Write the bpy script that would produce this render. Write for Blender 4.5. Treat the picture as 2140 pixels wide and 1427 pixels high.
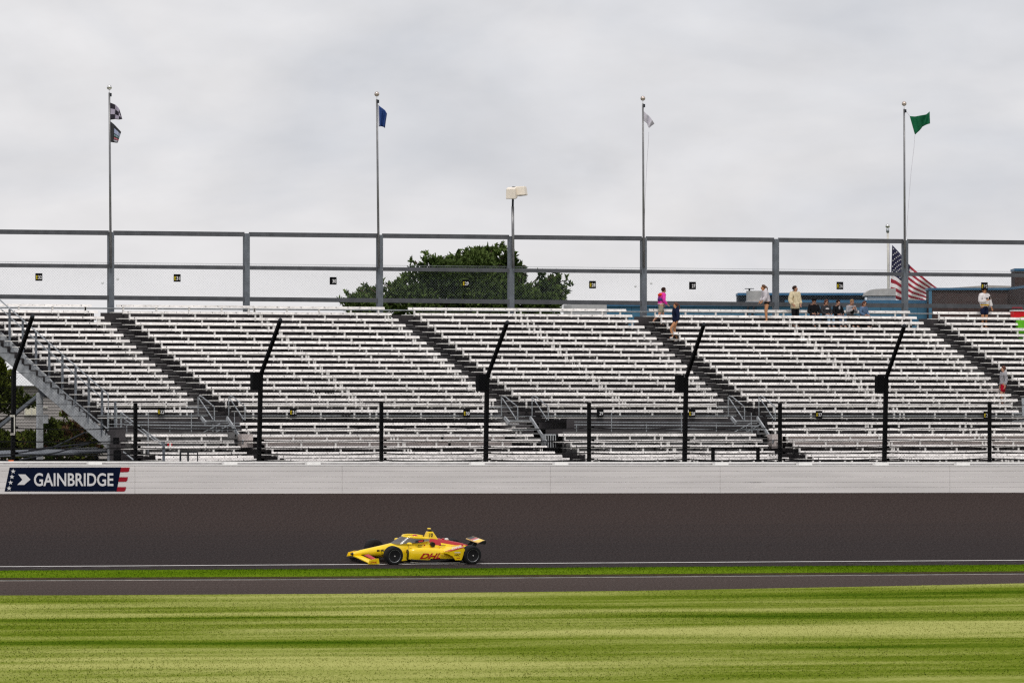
import bpy, bmesh, math, random
from mathutils import Vector, Matrix, noise as mnoise
import numpy as np
R = math.radians
rnd = random.Random(7)
for o in list(bpy.data.objects): bpy.data.objects.remove(o)
S = bpy.context.scene
COL = S.collection

# ------------------------------------------------------------------ camera
# World: X runs along the track (to the right, receding), Y across it (away), Z up. Camera stands in the infield.
F, CX, HY, H, YAW = 14000.0, 1070.0, 875.0, 5.1, R(25.7)
SA, CA = math.sin(YAW), math.cos(YAW)
cam = bpy.data.cameras.new('camera'); camo = bpy.data.objects.new('camera', cam); COL.objects.link(camo)
camo.location = (0, 0, H); camo.rotation_euler = (R(90), 0, -YAW)
cam.sensor_width = 36; cam.lens = 36 * F / 2140; cam.shift_y = (HY - 713.5) / 2140
cam.clip_start = 1; cam.clip_end = 9000
S.camera = camo

# ------------------------------------------------------------------ light
SUN_EL, SUN_AZ = R(58), R(205)          # azimuth: direction towards the sun, clockwise from +Y
w = bpy.data.worlds.new('World'); S.world = w; w.use_nodes = True
nt = w.node_tree; nt.nodes.clear()
def N(t, typ, **kw):
    n = t.nodes.new(typ)
    for k, v in kw.items(): setattr(n, k, v)
    return n
out = N(nt, 'ShaderNodeOutputWorld'); bg = N(nt, 'ShaderNodeBackground')
sky = N(nt, 'ShaderNodeTexSky'); sky.sky_type = 'NISHITA'; sky.sun_disc = False
sky.sun_elevation = SUN_EL; sky.sun_rotation = SUN_AZ
tc = N(nt, 'ShaderNodeTexCoord'); mp = N(nt, 'ShaderNodeMapping'); mp.inputs['Scale'].default_value = (1, 1, 2.3)
n1 = N(nt, 'ShaderNodeTexNoise'); n1.inputs['Scale'].default_value = 15; n1.inputs['Detail'].default_value = 5; n1.inputs['Roughness'].default_value = .5; n1.inputs['Distortion'].default_value = .5
cr = N(nt, 'ShaderNodeValToRGB'); e = cr.color_ramp.elements
e[0].position = .34; e[0].color = (.55, .56, .60, 1); e[1].position = .60; e[1].color = (.675, .665, .68, 1)
mul = N(nt, 'ShaderNodeMix', data_type='RGBA', blend_type='MULTIPLY'); mul.inputs[0].default_value = 1; mul.inputs[7].default_value = (.1, .1, .1, 1)
mx = N(nt, 'ShaderNodeMix', data_type='RGBA'); mx.inputs[0].default_value = .94
L = nt.links.new
L(tc.outputs['Generated'], mp.inputs[0]); L(mp.outputs[0], n1.inputs['Vector']); L(n1.outputs['Fac'], cr.inputs[0])
L(sky.outputs[0], mul.inputs[6]); L(mul.outputs[2], mx.inputs[6]); L(cr.outputs[0], mx.inputs[7])
n2 = N(nt, 'ShaderNodeTexNoise'); n2.inputs['Scale'].default_value = 55; n2.inputs['Detail'].default_value = 6; L(mp.outputs[0], n2.inputs['Vector'])
mr2 = N(nt, 'ShaderNodeMapRange'); mr2.inputs[1].default_value = .3; mr2.inputs[2].default_value = .7; mr2.inputs[3].default_value = .945; mr2.inputs[4].default_value = 1.045; L(n2.outputs['Fac'], mr2.inputs[0])
# one small darker cloud hanging right of centre
dp = Vector((SA + .0132 * CA, CA - .0132 * SA, .0372)).normalized()
vd = N(nt, 'ShaderNodeVectorMath', operation='DISTANCE'); vd.inputs[1].default_value = dp; L(tc.outputs['Generated'], vd.inputs[0])
wn_ = N(nt, 'ShaderNodeMath', operation='MULTIPLY_ADD'); wn_.inputs[1].default_value = .012; L(n2.outputs['Fac'], wn_.inputs[0]); L(vd.outputs['Value'], wn_.inputs[2])
mr3 = N(nt, 'ShaderNodeMapRange'); mr3.interpolation_type = 'SMOOTHSTEP'; mr3.inputs[1].default_value = .006; mr3.inputs[2].default_value = .0125; mr3.inputs[3].default_value = .93; mr3.inputs[4].default_value = 1.; L(wn_.outputs[0], mr3.inputs[0])
mm_ = N(nt, 'ShaderNodeMath', operation='MULTIPLY'); L(mr2.outputs[0], mm_.inputs[0]); L(mr3.outputs[0], mm_.inputs[1])
ms_ = N(nt, 'ShaderNodeMix', data_type='RGBA', blend_type='MULTIPLY'); ms_.inputs[0].default_value = 1; L(mx.outputs[2], ms_.inputs[6]); L(mm_.outputs[0], ms_.inputs[7])
L(ms_.outputs[2], bg.inputs[0]); L(bg.outputs[0], out.inputs[0]); bg.inputs[1].default_value = 1.0
sl = bpy.data.lights.new('sun', 'SUN'); sl.energy = 1.5; sl.angle = R(14); sl.color = (1, .96, .9)
so = bpy.data.objects.new('sun', sl); COL.objects.link(so); so.location = (100, 200, 80)
sd = Vector((math.sin(SUN_AZ) * math.cos(SUN_EL), math.cos(SUN_AZ) * math.cos(SUN_EL), math.sin(SUN_EL)))
so.rotation_euler = sd.to_track_quat('Z', 'Y').to_euler()
S.view_settings.view_transform = 'Standard'; S.view_settings.look = 'None'; S.view_settings.gamma = 1
S.view_settings.exposure = 0.24; S.view_settings.use_curve_mapping = False
S.render.engine = 'CYCLES'; S.cycles.use_denoising = False; S.cycles.max_bounces = 6; S.cycles.transparent_max_bounces = 24
S.cycles.filter_width = 1.3

# ------------------------------------------------------------------ materials
MATS = {}
def mat(name, c, rough=.6, var=.12, scale=4., metal=0., stretch=(1, 1, 1), c2=None, fine=None, bump=0., spec=.22, coat=0., orand=0.):
    if name in MATS: return MATS[name]
    m = bpy.data.materials.new(name); m.use_nodes = True; t = m.node_tree
    b = t.nodes['Principled BSDF']; b.inputs['Roughness'].default_value = rough; b.inputs['Metallic'].default_value = metal
    if spec == .22 and max(c) < .05: spec = .03
    b.inputs['Specular IOR Level'].default_value = spec; b.inputs['Coat Weight'].default_value = coat
    g = N(t, 'ShaderNodeNewGeometry'); mpn = N(t, 'ShaderNodeMapping'); mpn.inputs['Scale'].default_value = stretch
    tx = N(t, 'ShaderNodeTexNoise'); tx.inputs['Scale'].default_value = scale; tx.inputs['Detail'].default_value = 5
    t.links.new(g.outputs['Position'], mpn.inputs[0]); t.links.new(mpn.outputs[0], tx.inputs['Vector'])
    ra = N(t, 'ShaderNodeValToRGB'); el = ra.color_ramp.elements
    lo = [x * (1 - var) for x in c] if c2 is None else c; hi = [min(1, x * (1 + var)) for x in c] if c2 is None else c2
    el[0].position = .33; el[0].color = (*lo, 1); el[1].position = .67; el[1].color = (*hi, 1)
    t.links.new(tx.outputs['Fac'], ra.inputs[0]); last = ra.outputs[0]
    if fine:
        f2 = N(t, 'ShaderNodeTexNoise'); f2.inputs['Scale'].default_value = fine[0]; f2.inputs['Detail'].default_value = 3
        mp2 = N(t, 'ShaderNodeMapping'); mp2.inputs['Scale'].default_value = fine[2] if len(fine) > 2 else (1, 1, 1)
        t.links.new(g.outputs['Position'], mp2.inputs[0]); t.links.new(mp2.outputs[0], f2.inputs['Vector'])
        mr = N(t, 'ShaderNodeMapRange'); mr.inputs[1].default_value = .3; mr.inputs[2].default_value = .7
        mr.inputs[3].default_value = 1 - fine[1]; mr.inputs[4].default_value = 1 + fine[1]
        t.links.new(f2.outputs['Fac'], mr.inputs[0])
        mm = N(t, 'ShaderNodeMix', data_type='RGBA', blend_type='MULTIPLY'); mm.inputs[0].default_value = 1
        t.links.new(last, mm.inputs[6]); t.links.new(mr.outputs[0], mm.inputs[7]); last = mm.outputs[2]
    if orand:
        oi = N(t, 'ShaderNodeObjectInfo'); mo_ = N(t, 'ShaderNodeMapRange'); mo_.inputs[3].default_value = 1 - orand; mo_.inputs[4].default_value = 1 + orand; t.links.new(oi.outputs['Random'], mo_.inputs[0])
        mq = N(t, 'ShaderNodeMix', data_type='RGBA', blend_type='MULTIPLY'); mq.inputs[0].default_value = 1; t.links.new(last, mq.inputs[6]); t.links.new(mo_.outputs[0], mq.inputs[7]); last = mq.outputs[2]
    t.links.new(last, b.inputs['Base Color'])
    if bump:
        bp = N(t, 'ShaderNodeBump'); bp.inputs['Strength'].default_value = bump; bp.inputs['Distance'].default_value = .02
        t.links.new(tx.outputs['Fac'], bp.inputs['Height']); t.links.new(bp.outputs[0], b.inputs['Normal'])
    MATS[name] = m; return m

mat('bench_white', (.775, .74, .72), .5, .10, 1.5, fine=(7, .2, (1, 1, 2.5)), orand=.12)
mat('seat_white', (.74, .72, .69), .5, .1, 2)
mat('bracket', (.7, .68, .66), .5, .1)
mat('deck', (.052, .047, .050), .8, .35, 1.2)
mat('tread', (.12, .118, .118), .6, .35, 2.5)
mat('tread_light', (.22, .215, .21), .6, .3, 2.5)
mat('kick', (.5, .44, .42), .6, .12, 2)
mat('ink', (.03, .03, .035), .6, .1)
mat('steel', (.15, .165, .19), .5, .15, 3, metal=.25)
mat('steel_dark', (.085, .088, .098), .6, .15, 3)
mat('galv', (.34, .36, .38), .42, .18, 6, metal=.5)
mat('galv_flat', (.37, .385, .40), .6, .18, 5, fine=(30, .12))
mat('black', (.005, .005, .006), .55, .2)
mat('cable', (.012, .012, .013), .5, .2)
mat('wall_white', (.76, .725, .715), .5, .05, .8, stretch=(.25, 1, 2), fine=(1.1, .07, (.22, 1, 7)))
mat('wall_cap', (.9, .89, .87), .5, .05)
mat('wall_foam', (.5, .48, .48), .7, .1)
mat('navy', (.005, .009, .028), .45, .1)
mat('paint_white', (.74, .73, .74), .5, .04)
mat('paint_red', (.33, .006, .02), .5, .05)
mat('yellow_sign', (.62, .48, .02), .5, .05)
mat('chrome', (.75, .74, .72), .14, .02, metal=1.)
mat('gold_ball', (.55, .47, .42), .25, .05, metal=.8)
mat('pole_grey', (.2, .2, .205), .35, .15, metal=.5)
mat('pole_cream', (.6, .58, .53), .4, .1)
mat('speaker_cream', (.82, .74, .64), .55, .05)
mat('blue_steel', (.055, .155, .25), .5, .12, .6)
mat('blue_trim', (.04, .13, .24), .45, .1)
mat('dark_metal', (.035, .038, .045), .6, .2)
mat('beige_unit', (.42, .39, .36), .6, .1)
mat('concrete_grey', (.42, .42, .43), .7, .08)
mat('white_panel', (.72, .73, .74), .5, .05)
mat('siding', (.36, .335, .325), .8, .1, 2.)
mat('window_pale', (.78, .74, .6), .3, .1, 3)  # pale cream panes
mat('roof_dark', (.012, .012, .014), .6, .3)
mat('flag_blue', (.008, .05, .22), .7, .15)
mat('flag_white', (.56, .54, .6), .7, .08)
mat('flag_green', (.004, .11, .045), .7, .15)
mat('red_plastic', (.6, .008, .015), .35, .05)
mat('green_plastic', (.11, .42, .015), .4, .08)
mat('orange_lamp', (.7, .15, .04), .4, .05)
mat('pine', (.035, .062, .014), .8, .1, .6, c2=(.105, .150, .042), fine=(3, .4), spec=.05)
mat('shrub', (.035, .06, .008), .75, .1, .9, c2=(.12, .14, .022), fine=(4, .35), spec=.05)
mat('rust_leaf', (.10, .05, .025), .75, .1, .9, c2=(.16, .09, .04), fine=(4, .3))
mat('bark', (.07, .05, .035), .9, .3, 6, bump=.4)

def grass_mat(name, dark, mid, light, s1):
    m = bpy.data.materials.new(name); m.use_nodes = True; t = m.node_tree; b = t.nodes['Principled BSDF']
    b.inputs['Roughness'].default_value = .9; b.inputs['Specular IOR Level'].default_value = 0.
    g = N(t, 'ShaderNodeNewGeometry')
    def nz(sc, stretch, det=4, rough=.55, off=0):
        mpn = N(t, 'ShaderNodeMapping'); mpn.inputs['Scale'].default_value = stretch; mpn.inputs['Location'].default_value = (off, off * 2, 0)
        x = N(t, 'ShaderNodeTexNoise'); x.inputs['Scale'].default_value = sc; x.inputs['Detail'].default_value = det; x.inputs['Roughness'].default_value = rough
        t.links.new(g.outputs['Position'], mpn.inputs[0]); t.links.new(mpn.outputs[0], x.inputs['Vector']); return x.outputs['Fac']
    a = nz(s1, (.09, .24, 0), 3, .5); a2 = nz(s1 * 1.7, (.11, .42, 0), 3, .55, 5.); c = nz(1., (11., 3.5, 0), 5, .85, 3.)
    m1 = N(t, 'ShaderNodeMix', data_type='FLOAT'); m1.inputs[0].default_value = .38; t.links.new(a, m1.inputs[2]); t.links.new(a2, m1.inputs[3])
    sp = N(t, 'ShaderNodeSeparateXYZ'); t.links.new(g.outputs['Position'], sp.inputs[0]); wv = nz(.35, (.12, .12, 0), 2, .5, 9.)
    wa = N(t, 'ShaderNodeMath', operation='MULTIPLY_ADD'); wa.inputs[1].default_value = 26.; t.links.new(wv, wa.inputs[0]); t.links.new(sp.outputs['Y'], wa.inputs[2])
    wb = N(t, 'ShaderNodeMath', operation='MULTIPLY_ADD'); wb.inputs[1].default_value = 2 * math.pi / 20.; wb.inputs[2].default_value = -(131 + 13) * 2 * math.pi / 20.; t.links.new(wa.outputs[0], wb.inputs[0])
    wc = N(t, 'ShaderNodeMath', operation='COSINE'); t.links.new(wb.outputs[0], wc.inputs[0])
    wd_ = N(t, 'ShaderNodeMath', operation='MULTIPLY_ADD'); wd_.inputs[1].default_value = -.038; t.links.new(wc.outputs[0], wd_.inputs[0]); t.links.new(m1.outputs[0], wd_.inputs[2])
    m2 = N(t, 'ShaderNodeMix', data_type='FLOAT'); m2.inputs[0].default_value = .38; t.links.new(wd_.outputs[0], m2.inputs[2]); t.links.new(c, m2.inputs[3])
    ra = N(t, 'ShaderNodeValToRGB'); el = ra.color_ramp.elements
    el[0].position = .405; el[0].color = (*dark, 1); el[1].position = .58; el[1].color = (*light, 1)
    k = el.new(.48); k.color = (*mid, 1)
    t.links.new(m2.outputs[0], ra.inputs[0]); t.links.new(ra.outputs[0], b.inputs['Base Color'])
    MATS[name] = m; return m
grass_mat('lawn_grass', (.040, .086, .003), (.142, .185, .016), (.385, .39, .125), .45)
grass_mat('strip_grass', (.058, .108, .003), (.095, .165, .006), (.15, .21, .016), .6)

def track_mat(name, dark, light, groove):
    m = bpy.data.materials.new(name); m.use_nodes = True; t = m.node_tree; b = t.nodes['Principled BSDF']
    b.inputs['Roughness'].default_value = .9; b.inputs['Specular IOR Level'].default_value = .05
    g = N(t, 'ShaderNodeNewGeometry'); sp = N(t, 'ShaderNodeSeparateXYZ'); t.links.new(g.outputs['Position'], sp.inputs[0])
    def nz(sc, stretch, det=4, off=0.):
        mpn = N(t, 'ShaderNodeMapping'); mpn.inputs['Scale'].default_value = stretch; mpn.inputs['Location'].default_value = (off, off, 0)
        x = N(t, 'ShaderNodeTexNoise'); x.inputs['Scale'].default_value = sc; x.inputs['Detail'].default_value = det
        t.links.new(g.outputs['Position'], mpn.inputs[0]); t.links.new(mpn.outputs[0], x.inputs['Vector']); return x.outputs['Fac']
    st = nz(1., (.02, 2.6, 0), 6); gr = nz(16., (1, .5, 0), 3); scr = nz(1., (.5, 9, 0), 2, 4.)
    # worn racing groove: rubber laid near the inside line
    mr = N(t, 'ShaderNodeMapRange'); mr.interpolation_type = 'SMOOTHSTEP'; mr.inputs[1].default_value = groove[0]; mr.inputs[2].default_value = groove[1]
    t.links.new(sp.outputs['Y'], mr.inputs[0])
    ad = N(t, 'ShaderNodeMath', operation='MULTIPLY_ADD'); ad.inputs[1].default_value = 1.5; t.links.new(st, ad.inputs[0]); 
    sb = N(t, 'ShaderNodeMath', operation='SUBTRACT'); t.links.new(mr.outputs[0], sb.inputs[0]); sb.inputs[1].default_value = .75
    t.links.new(sb.outputs[0], ad.inputs[2])
    mx = N(t, 'ShaderNodeMix', data_type='RGBA'); mx.inputs[6].default_value = (*dark, 1); mx.inputs[7].default_value = (*light, 1); mx.clamp_factor = True
    t.links.new(ad.outputs[0], mx.inputs[0])
    m2 = N(t, 'ShaderNodeMix', data_type='RGBA', blend_type='MULTIPLY'); m2.inputs[0].default_value = 1
    r2 = N(t, 'ShaderNodeMapRange'); r2.inputs[1].default_value = .3; r2.inputs[2].default_value = .7; r2.inputs[3].default_value = .5; r2.inputs[4].default_value = 1.6
    t.links.new(gr, r2.inputs[0]); t.links.new(mx.outputs[2], m2.inputs[6]); t.links.new(r2.outputs[0], m2.inputs[7])
    t.links.new(m2.outputs[2], b.inputs['Base Color']); MATS[name] = m; return m
track_mat('track_asphalt', (.0275, .0218, .0215), (.0375, .0268, .0242), (217, 226))
track_mat('lane_asphalt', (.048, .035, .0305), (.065, .048, .042), (195, 212))

def mesh_mat(name, col, pitch, width):
    m = bpy.data.materials.new(name); m.use_nodes = True; t = m.node_tree; t.nodes.clear()
    o = N(t, 'ShaderNodeOutputMaterial'); mixs = N(t, 'ShaderNodeMixShader'); tr = N(t, 'ShaderNodeBsdfTransparent'); df = N(t, 'ShaderNodeBsdfDiffuse'); df.inputs[0].default_value = (*col, 1)
    g = N(t, 'ShaderNodeNewGeometry'); sp = N(t, 'ShaderNodeSeparateXYZ'); t.links.new(g.outputs['Position'], sp.inputs[0])
    outs = []
    for sgn in (1, -1):
        a = N(t, 'ShaderNodeMath', operation='MULTIPLY_ADD'); a.inputs[1].default_value = sgn; t.links.new(sp.outputs['Z'], a.inputs[0]); t.links.new(sp.outputs['X'], a.inputs[2])
        d = N(t, 'ShaderNodeMath', operation='PINGPONG'); d.inputs[1].default_value = pitch; t.links.new(a.outputs[0], d.inputs[0])
        l = N(t, 'ShaderNodeMath', operation='LESS_THAN'); l.inputs[1].default_value = width; t.links.new(d.outputs[0], l.inputs[0]); outs.append(l)
    mxm = N(t, 'ShaderNodeMath', operation='MAXIMUM'); t.links.new(outs[0].outputs[0], mxm.inputs[0]); t.links.new(outs[1].outputs[0], mxm.inputs[1])
    t.links.new(mxm.outputs[0], mixs.inputs[0]); t.links.new(tr.outputs[0], mixs.inputs[1]); t.links.new(df.outputs[0], mixs.inputs[2]); t.links.new(mixs.outputs[0], o.inputs[0])
    MATS[name] = m; return m
mesh_mat('chain_link', (.25, .29, .31), .06, .0020)
mesh_mat('debris_mesh', (.03, .03, .03), .06, .0027)

# ------------------------------------------------------------------ helpers
W = {}
def P(x, y, v):
    """where the ray through photo pixel (x, y) meets the upright plane at distance v across the track"""
    t = (x - CX) / F; d = v / (CA - t * SA)
    return Vector((d * (SA + t * CA), v, H + d * (HY - y) / F))
def U(x, v): return P(x, HY, v).x
def Zat(x, y, v): return P(x, y, v).z
class MB:
    def __init__(s): s.v = []; s.f = []; s.m = []
    def add(s, vs, fs, mi=0):
        b = len(s.v); s.v += [tuple(p) for p in vs]; s.f += [tuple(i + b for i in f) for f in fs]; s.m += [mi] * len(fs); return s
    def box(s, x0, x1, y0, y1, z0, z1, mi=0):
        return s.hexa([(x0, y0, z0), (x1, y0, z0), (x1, y1, z0), (x0, y1, z0), (x0, y0, z1), (x1, y0, z1), (x1, y1, z1), (x0, y1, z1)], mi)
    def hexa(s, p, mi=0):
        return s.add(p, [(3, 2, 1, 0), (4, 5, 6, 7), (0, 1, 5, 4), (1, 2, 6, 5), (2, 3, 7, 6), (3, 0, 4, 7)], mi)
    def tube(s, pts, r, n=6, mi=0, r1=None):
        pts = [Vector(p) for p in pts]; k = len(pts); vs = []; fs = []
        for i, p in enumerate(pts):
            t = (pts[min(i + 1, k - 1)] - pts[max(i - 1, 0)]).normalized()
            a = t.cross(Vector((0, 0, 1))) if abs(t.z) < .95 else t.cross(Vector((1, 0, 0)))
            a.normalize(); b = t.cross(a); rr = r if r1 is None else r + (r1 - r) * i / (k - 1)
            for j in range(n):
                q = 2 * math.pi * (j + .5) / n; vs.append(p + a * (rr * math.cos(q)) + b * (rr * math.sin(q)))
        for i in range(k - 1):
            for j in range(n):
                fs.append((i * n + j, i * n + (j + 1) % n, (i + 1) * n + (j + 1) % n, (i + 1) * n + j))
        fs.append(tuple(range(n - 1, -1, -1))); fs.append(tuple((k - 1) * n + j for j in range(n)))
        return s.add(vs, fs, mi)
    def bar(s, p0, p1, wx, wy, up=Vector((0, 0, 1)), mi=0):
        p0, p1 = Vector(p0), Vector(p1); t = (p1 - p0).normalized(); a = t.cross(up)
        if a.length < .01: a = Vector((1, 0, 0))
        a.normalize(); b = a.cross(t); a = a * wx / 2; b = b * wy / 2
        return s.hexa([p0 - a - b, p0 + a - b, p0 + a + b, p0 - a + b, p1 - a - b, p1 + a - b, p1 + a + b, p1 - a + b], mi)
    def ball(s, c, r, n=10, m=7, sc=(1, 1, 1), mi=0):
        c = Vector(c); vs = [c + Vector((0, 0, r * sc[2]))]; fs = []
        for i in range(1, m):
            a = math.pi * i / m
            for j in range(n):
                b = 2 * math.pi * j / n; vs.append(c + Vector((r * sc[0] * math.sin(a) * math.cos(b), r * sc[1] * math.sin(a) * math.sin(b), r * sc[2] * math.cos(a))))
        vs.append(c - Vector((0, 0, r * sc[2])))
        for j in range(n):
            fs.append((0, 1 + j, 1 + (j + 1) % n)); fs.append((len(vs) - 1, 1 + (m - 2) * n + (j + 1) % n, 1 + (m - 2) * n + j))
            for i in range(m - 2):
                fs.append((1 + i * n + j, 1 + (i + 1) * n + j, 1 + (i + 1) * n + (j + 1) % n, 1 + i * n + (j + 1) % n))
        return s.add(vs, fs, mi)
    def slab(s, poly, off, mi=0):
        """polygon (list of Vectors) extruded by vector off"""
        n = len(poly); off = Vector(off); vs = [Vector(p) for p in poly] + [Vector(p) + off for p in poly]
        return s.add(vs, [tuple(range(n)), tuple(range(2 * n - 1, n - 1, -1))] + [(i, i + n, (i + 1) % n + n, (i + 1) % n) for i in range(n)], mi)
    def loft(s, rings, cap=True, mi=0):
        n = len(rings[0]); vs = [p for r in rings for p in r]; fs = []
        for i in range(len(rings) - 1):
            for j in range(n): fs.append((i * n + j, i * n + (j + 1) % n, (i + 1) * n + (j + 1) % n, (i + 1) * n + j))
        if cap: fs.append(tuple(range(n - 1, -1, -1))); fs.append(tuple((len(rings) - 1) * n + j for j in range(n)))
        return s.add(vs, fs, mi)
    def build(s, name, m, parent=None, smooth=False, local=False, kind=None, fix=True):
        me = bpy.data.meshes.new(name); me.from_pydata(s.v, [], s.f)
        ms = m if isinstance(m, (list, tuple)) else [m]
        for x in ms: me.materials.append(MATS[x])
        if len(ms) > 1: me.polygons.foreach_set('material_index', s.m)
        if smooth: me.polygons.foreach_set('use_smooth', [True] * len(me.polygons))
        if fix:
            bm = bmesh.new(); bm.from_mesh(me); bmesh.ops.recalc_face_normals(bm, faces=bm.faces); bm.to_mesh(me); bm.free()
        return link(name, me, parent, local, kind)
def link(name, me, parent=None, local=False, kind=None):
    o = bpy.data.objects.new(name, me); COL.objects.link(o)
    if parent is not None:
        o.parent = parent
        if not local: o.matrix_parent_inverse = W[parent.name].inverted()
    W[o.name] = Matrix.Identity(4) if not local else W.get(parent.name, Matrix.Identity(4))
    if kind: o['kind'] = kind
    return o
def tag(o, label, cat, group=None):
    o['label'] = label; o['category'] = cat
    if group: o['group'] = group
    return o
def thing(name, label, cat, loc, group=None, M=None):
    o = bpy.data.objects.new(name, None); COL.objects.link(o); o.empty_display_size = .3
    W[o.name] = M if M is not None else Matrix.Translation(Vector(loc)); o.matrix_basis = W[o.name]
    return tag(o, label, cat, group)
TXT = {}
def text_geo(s, bold=False, shear=0.):
    key = (s, shear)
    if key in TXT: return TXT[key]
    cu = bpy.data.curves.new('t', 'FONT'); cu.body = s; cu.resolution_u = 2 if len(s) < 3 else 4; cu.shear = shear
    if bold: cu.offset = .03 if s in ('10', 'DHL') else .018
    o = bpy.data.objects.new('t', cu); COL.objects.link(o)
    dg = bpy.context.evaluated_depsgraph_get(); me = o.evaluated_get(dg).to_mesh()
    vs = np.array([v.co[:] for v in me.vertices]); fs = [tuple(p.vertices) for p in me.polygons]
    bpy.data.objects.remove(o); bpy.data.curves.remove(cu)
    mn = vs.min(0); mxx = vs.max(0); vs = (vs - mn) / (mxx - mn + 1e-9); TXT[key] = (vs[:, :2], fs, (mxx - mn)[0] / (mxx - mn)[1]); return TXT[key]
def put_text(mb, s, o, ex, ey, mi=0, bold=False, shear=0.):
    """lay text s into the parallelogram at o spanned by ex (width) and ey (height)"""
    vs, fs, _ = text_geo(s, bold, shear); o, ex, ey = Vector(o), Vector(ex), Vector(ey)
    mb.add([o + ex * float(a) + ey * float(b) for a, b in vs], fs, mi)

# ------------------------------------------------------------------ ground, track
VL, BANK, SL, IN = 214.5, .136, -.0037, .035
def zt(u): return SL * (u - 104) - .042
def zin(u, v): return zt(u) + IN * (v - VL)                # infield side of the white line
def zb(u, v): return zt(u) + BANK * (v - VL)               # banked track
def on_plane(x, y):                                         # pixel ray against the infield-side plane
    t = (x - CX) / F; q = (HY - y) / F; a = SA + t * CA; b = CA - t * SA
    d = (SL * 104 + IN * VL + H + .042) / (SL * a + IN * b - q)
    return Vector((d * a, d * b, H + d * q))
def sheet(name, m, rows, us, z, kind='structure', sub=1):
    mb = MB(); n = len(us)
    for v in rows:
        for u in us:
            vv = v(u) if callable(v) else v
            mb.v.append((u, vv, z(u, vv)))
    for i in range(len(rows) - 1):
        for j in range(n - 1): mb.f.append((i * n + j, i * n + j + 1, (i + 1) * n + j + 1, (i + 1) * n + j)); mb.m.append(0)
    o = mb.build(name, m, fix=False); o['kind'] = kind; return o
US = [-400, -100, 0] + list(range(40, 190, 10)) + [220, 300, 600]
def edge_line(pts):
    q = [on_plane(*p) for p in pts]
    def f(u):
        if u <= q[0].x: a, b = q[0], q[1]
        elif u >= q[-1].x: a, b = q[-2], q[-1]
        else:
            for a, b in zip(q, q[1:]):
                if a.x <= u <= b.x: break
        k = (u - a.x) / (b.x - a.x); k = max(-3., min(4., k)); return a.y + (b.y - a.y) * k
    return f
e_top = edge_line([(0, 1193), (1000, 1188), (2140, 1180.5)])
e_bot = edge_line([(0, 1212.8), (600, 1210.3), (1300, 1205), (2140, 1198.5)])
e_lawn = edge_line([(0, 1245.5), (400, 1244.5), (1000, 1240), (1500, 1233.5), (2140, 1220)])
lip = lambda f, d: (lambda u: f(u) + d)
sheet('track', 'track_asphalt', [VL - .12, VL, VL + 2, VL + 6, VL + 12, 231.9], US, lambda u, v: zb(u, v) if v > VL else zin(u, v))
sheet('apron', 'track_asphalt', [lip(e_top, -.1), VL - .12], US, zin)
sheet('warm_up_lane', 'lane_asphalt', [lip(e_lawn, -3), lip(e_bot, .3)], US, lambda u, v: zin(u, v))
mat('line_paint', (.62, .60, .58), .6, .12, 3, stretch=(1, 4, 1), fine=(1.5, .2, (1, 3, 1)))
mat('lane_paint', (.40, .36, .32), .7, .25, 3, fine=(1.5, .3, (1, 3, 1)))
def band(name, f0, f1, m, z):
    return sheet(name, m, [f0, f1], [u + .0 for u in range(40, 190, 2)], z)
band('track_line', lambda u: VL - .16, lambda u: VL + .05, 'line_paint', lambda u, v: (zb(u, v) if v > VL else zin(u, v)) + .012)
band('lane_line', lip(e_bot, -.28), lip(e_bot, -.06), 'lane_paint', lambda u, v: zin(u, v) + .006)
mat('scuff', (.22, .2, .2), .8, .3, 2)
mb = MB()
for i_ in range(46):
    px_ = rnd.uniform(-60, 2200) if i_ > 14 else rnd.uniform(0, 420); py_ = rnd.uniform(1180, 1187) - px_ * .0055
    p_ = on_plane(px_, py_); ln_ = rnd.uniform(.12, .5); p_.z = zin(p_.x, p_.y) + .008; q_ = Vector((ln_, -rnd.uniform(.2, .8), 0)); q_.z = q_.x * SL + q_.y * IN; w_ = Vector((0, rnd.uniform(.03, .12), 0)); w_.z = w_.y * IN
    mb.add([p_, p_ + q_, p_ + q_ + w_, p_ + w_], [(0, 1, 2, 3)])
o = mb.build('scuff_marks', 'scuff', fix=False); o['kind'] = 'structure'
def lawn_z(u, v):
    g = e_lawn(u); return zin(u, g) + .03 - .012 * min(g - v, 8) + (mnoise.noise((u * .03, v * .05, 0)) * .10 * min(1, (g - v) / 6) if v > 100 else 0)
LR = [-900, -200, 0, 60, 90] + list(range(100, 190, 4))
sheet('lawn', 'lawn_grass', LR + [lip(e_lawn, -12), lip(e_lawn, -8), lip(e_lawn, -4), lip(e_lawn, -1.5), e_lawn], US, lawn_z)
def strip_z(u, v): 
    a, b = e_bot(u), e_top(u); k = max(0, min(1, (v - a) / (b - a))); return zin(u, v) + .02 + .05 * math.sin(math.pi * k)
sheet('grass_strip', 'strip_grass', [e_bot, lambda u: e_bot(u) * .7 + e_top(u) * .3, lambda u: e_bot(u) * .3 + e_top(u) * .7, e_top], US, strip_z)
mat('gravel', (.2, .19, .18), .9, .2, 1)
mat('far_ground', (.12, .13, .07), .9, .3, .05)
sheet('ground', 'gravel', [232.4, 262], US, lambda u, v: 2.05)
sheet('far_ground', 'far_ground', [262, 400, 1000, 4000], [-3000, -400, 0, 60, 110, 160, 300, 900, 4000], lambda u, v: 2.0)
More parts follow.
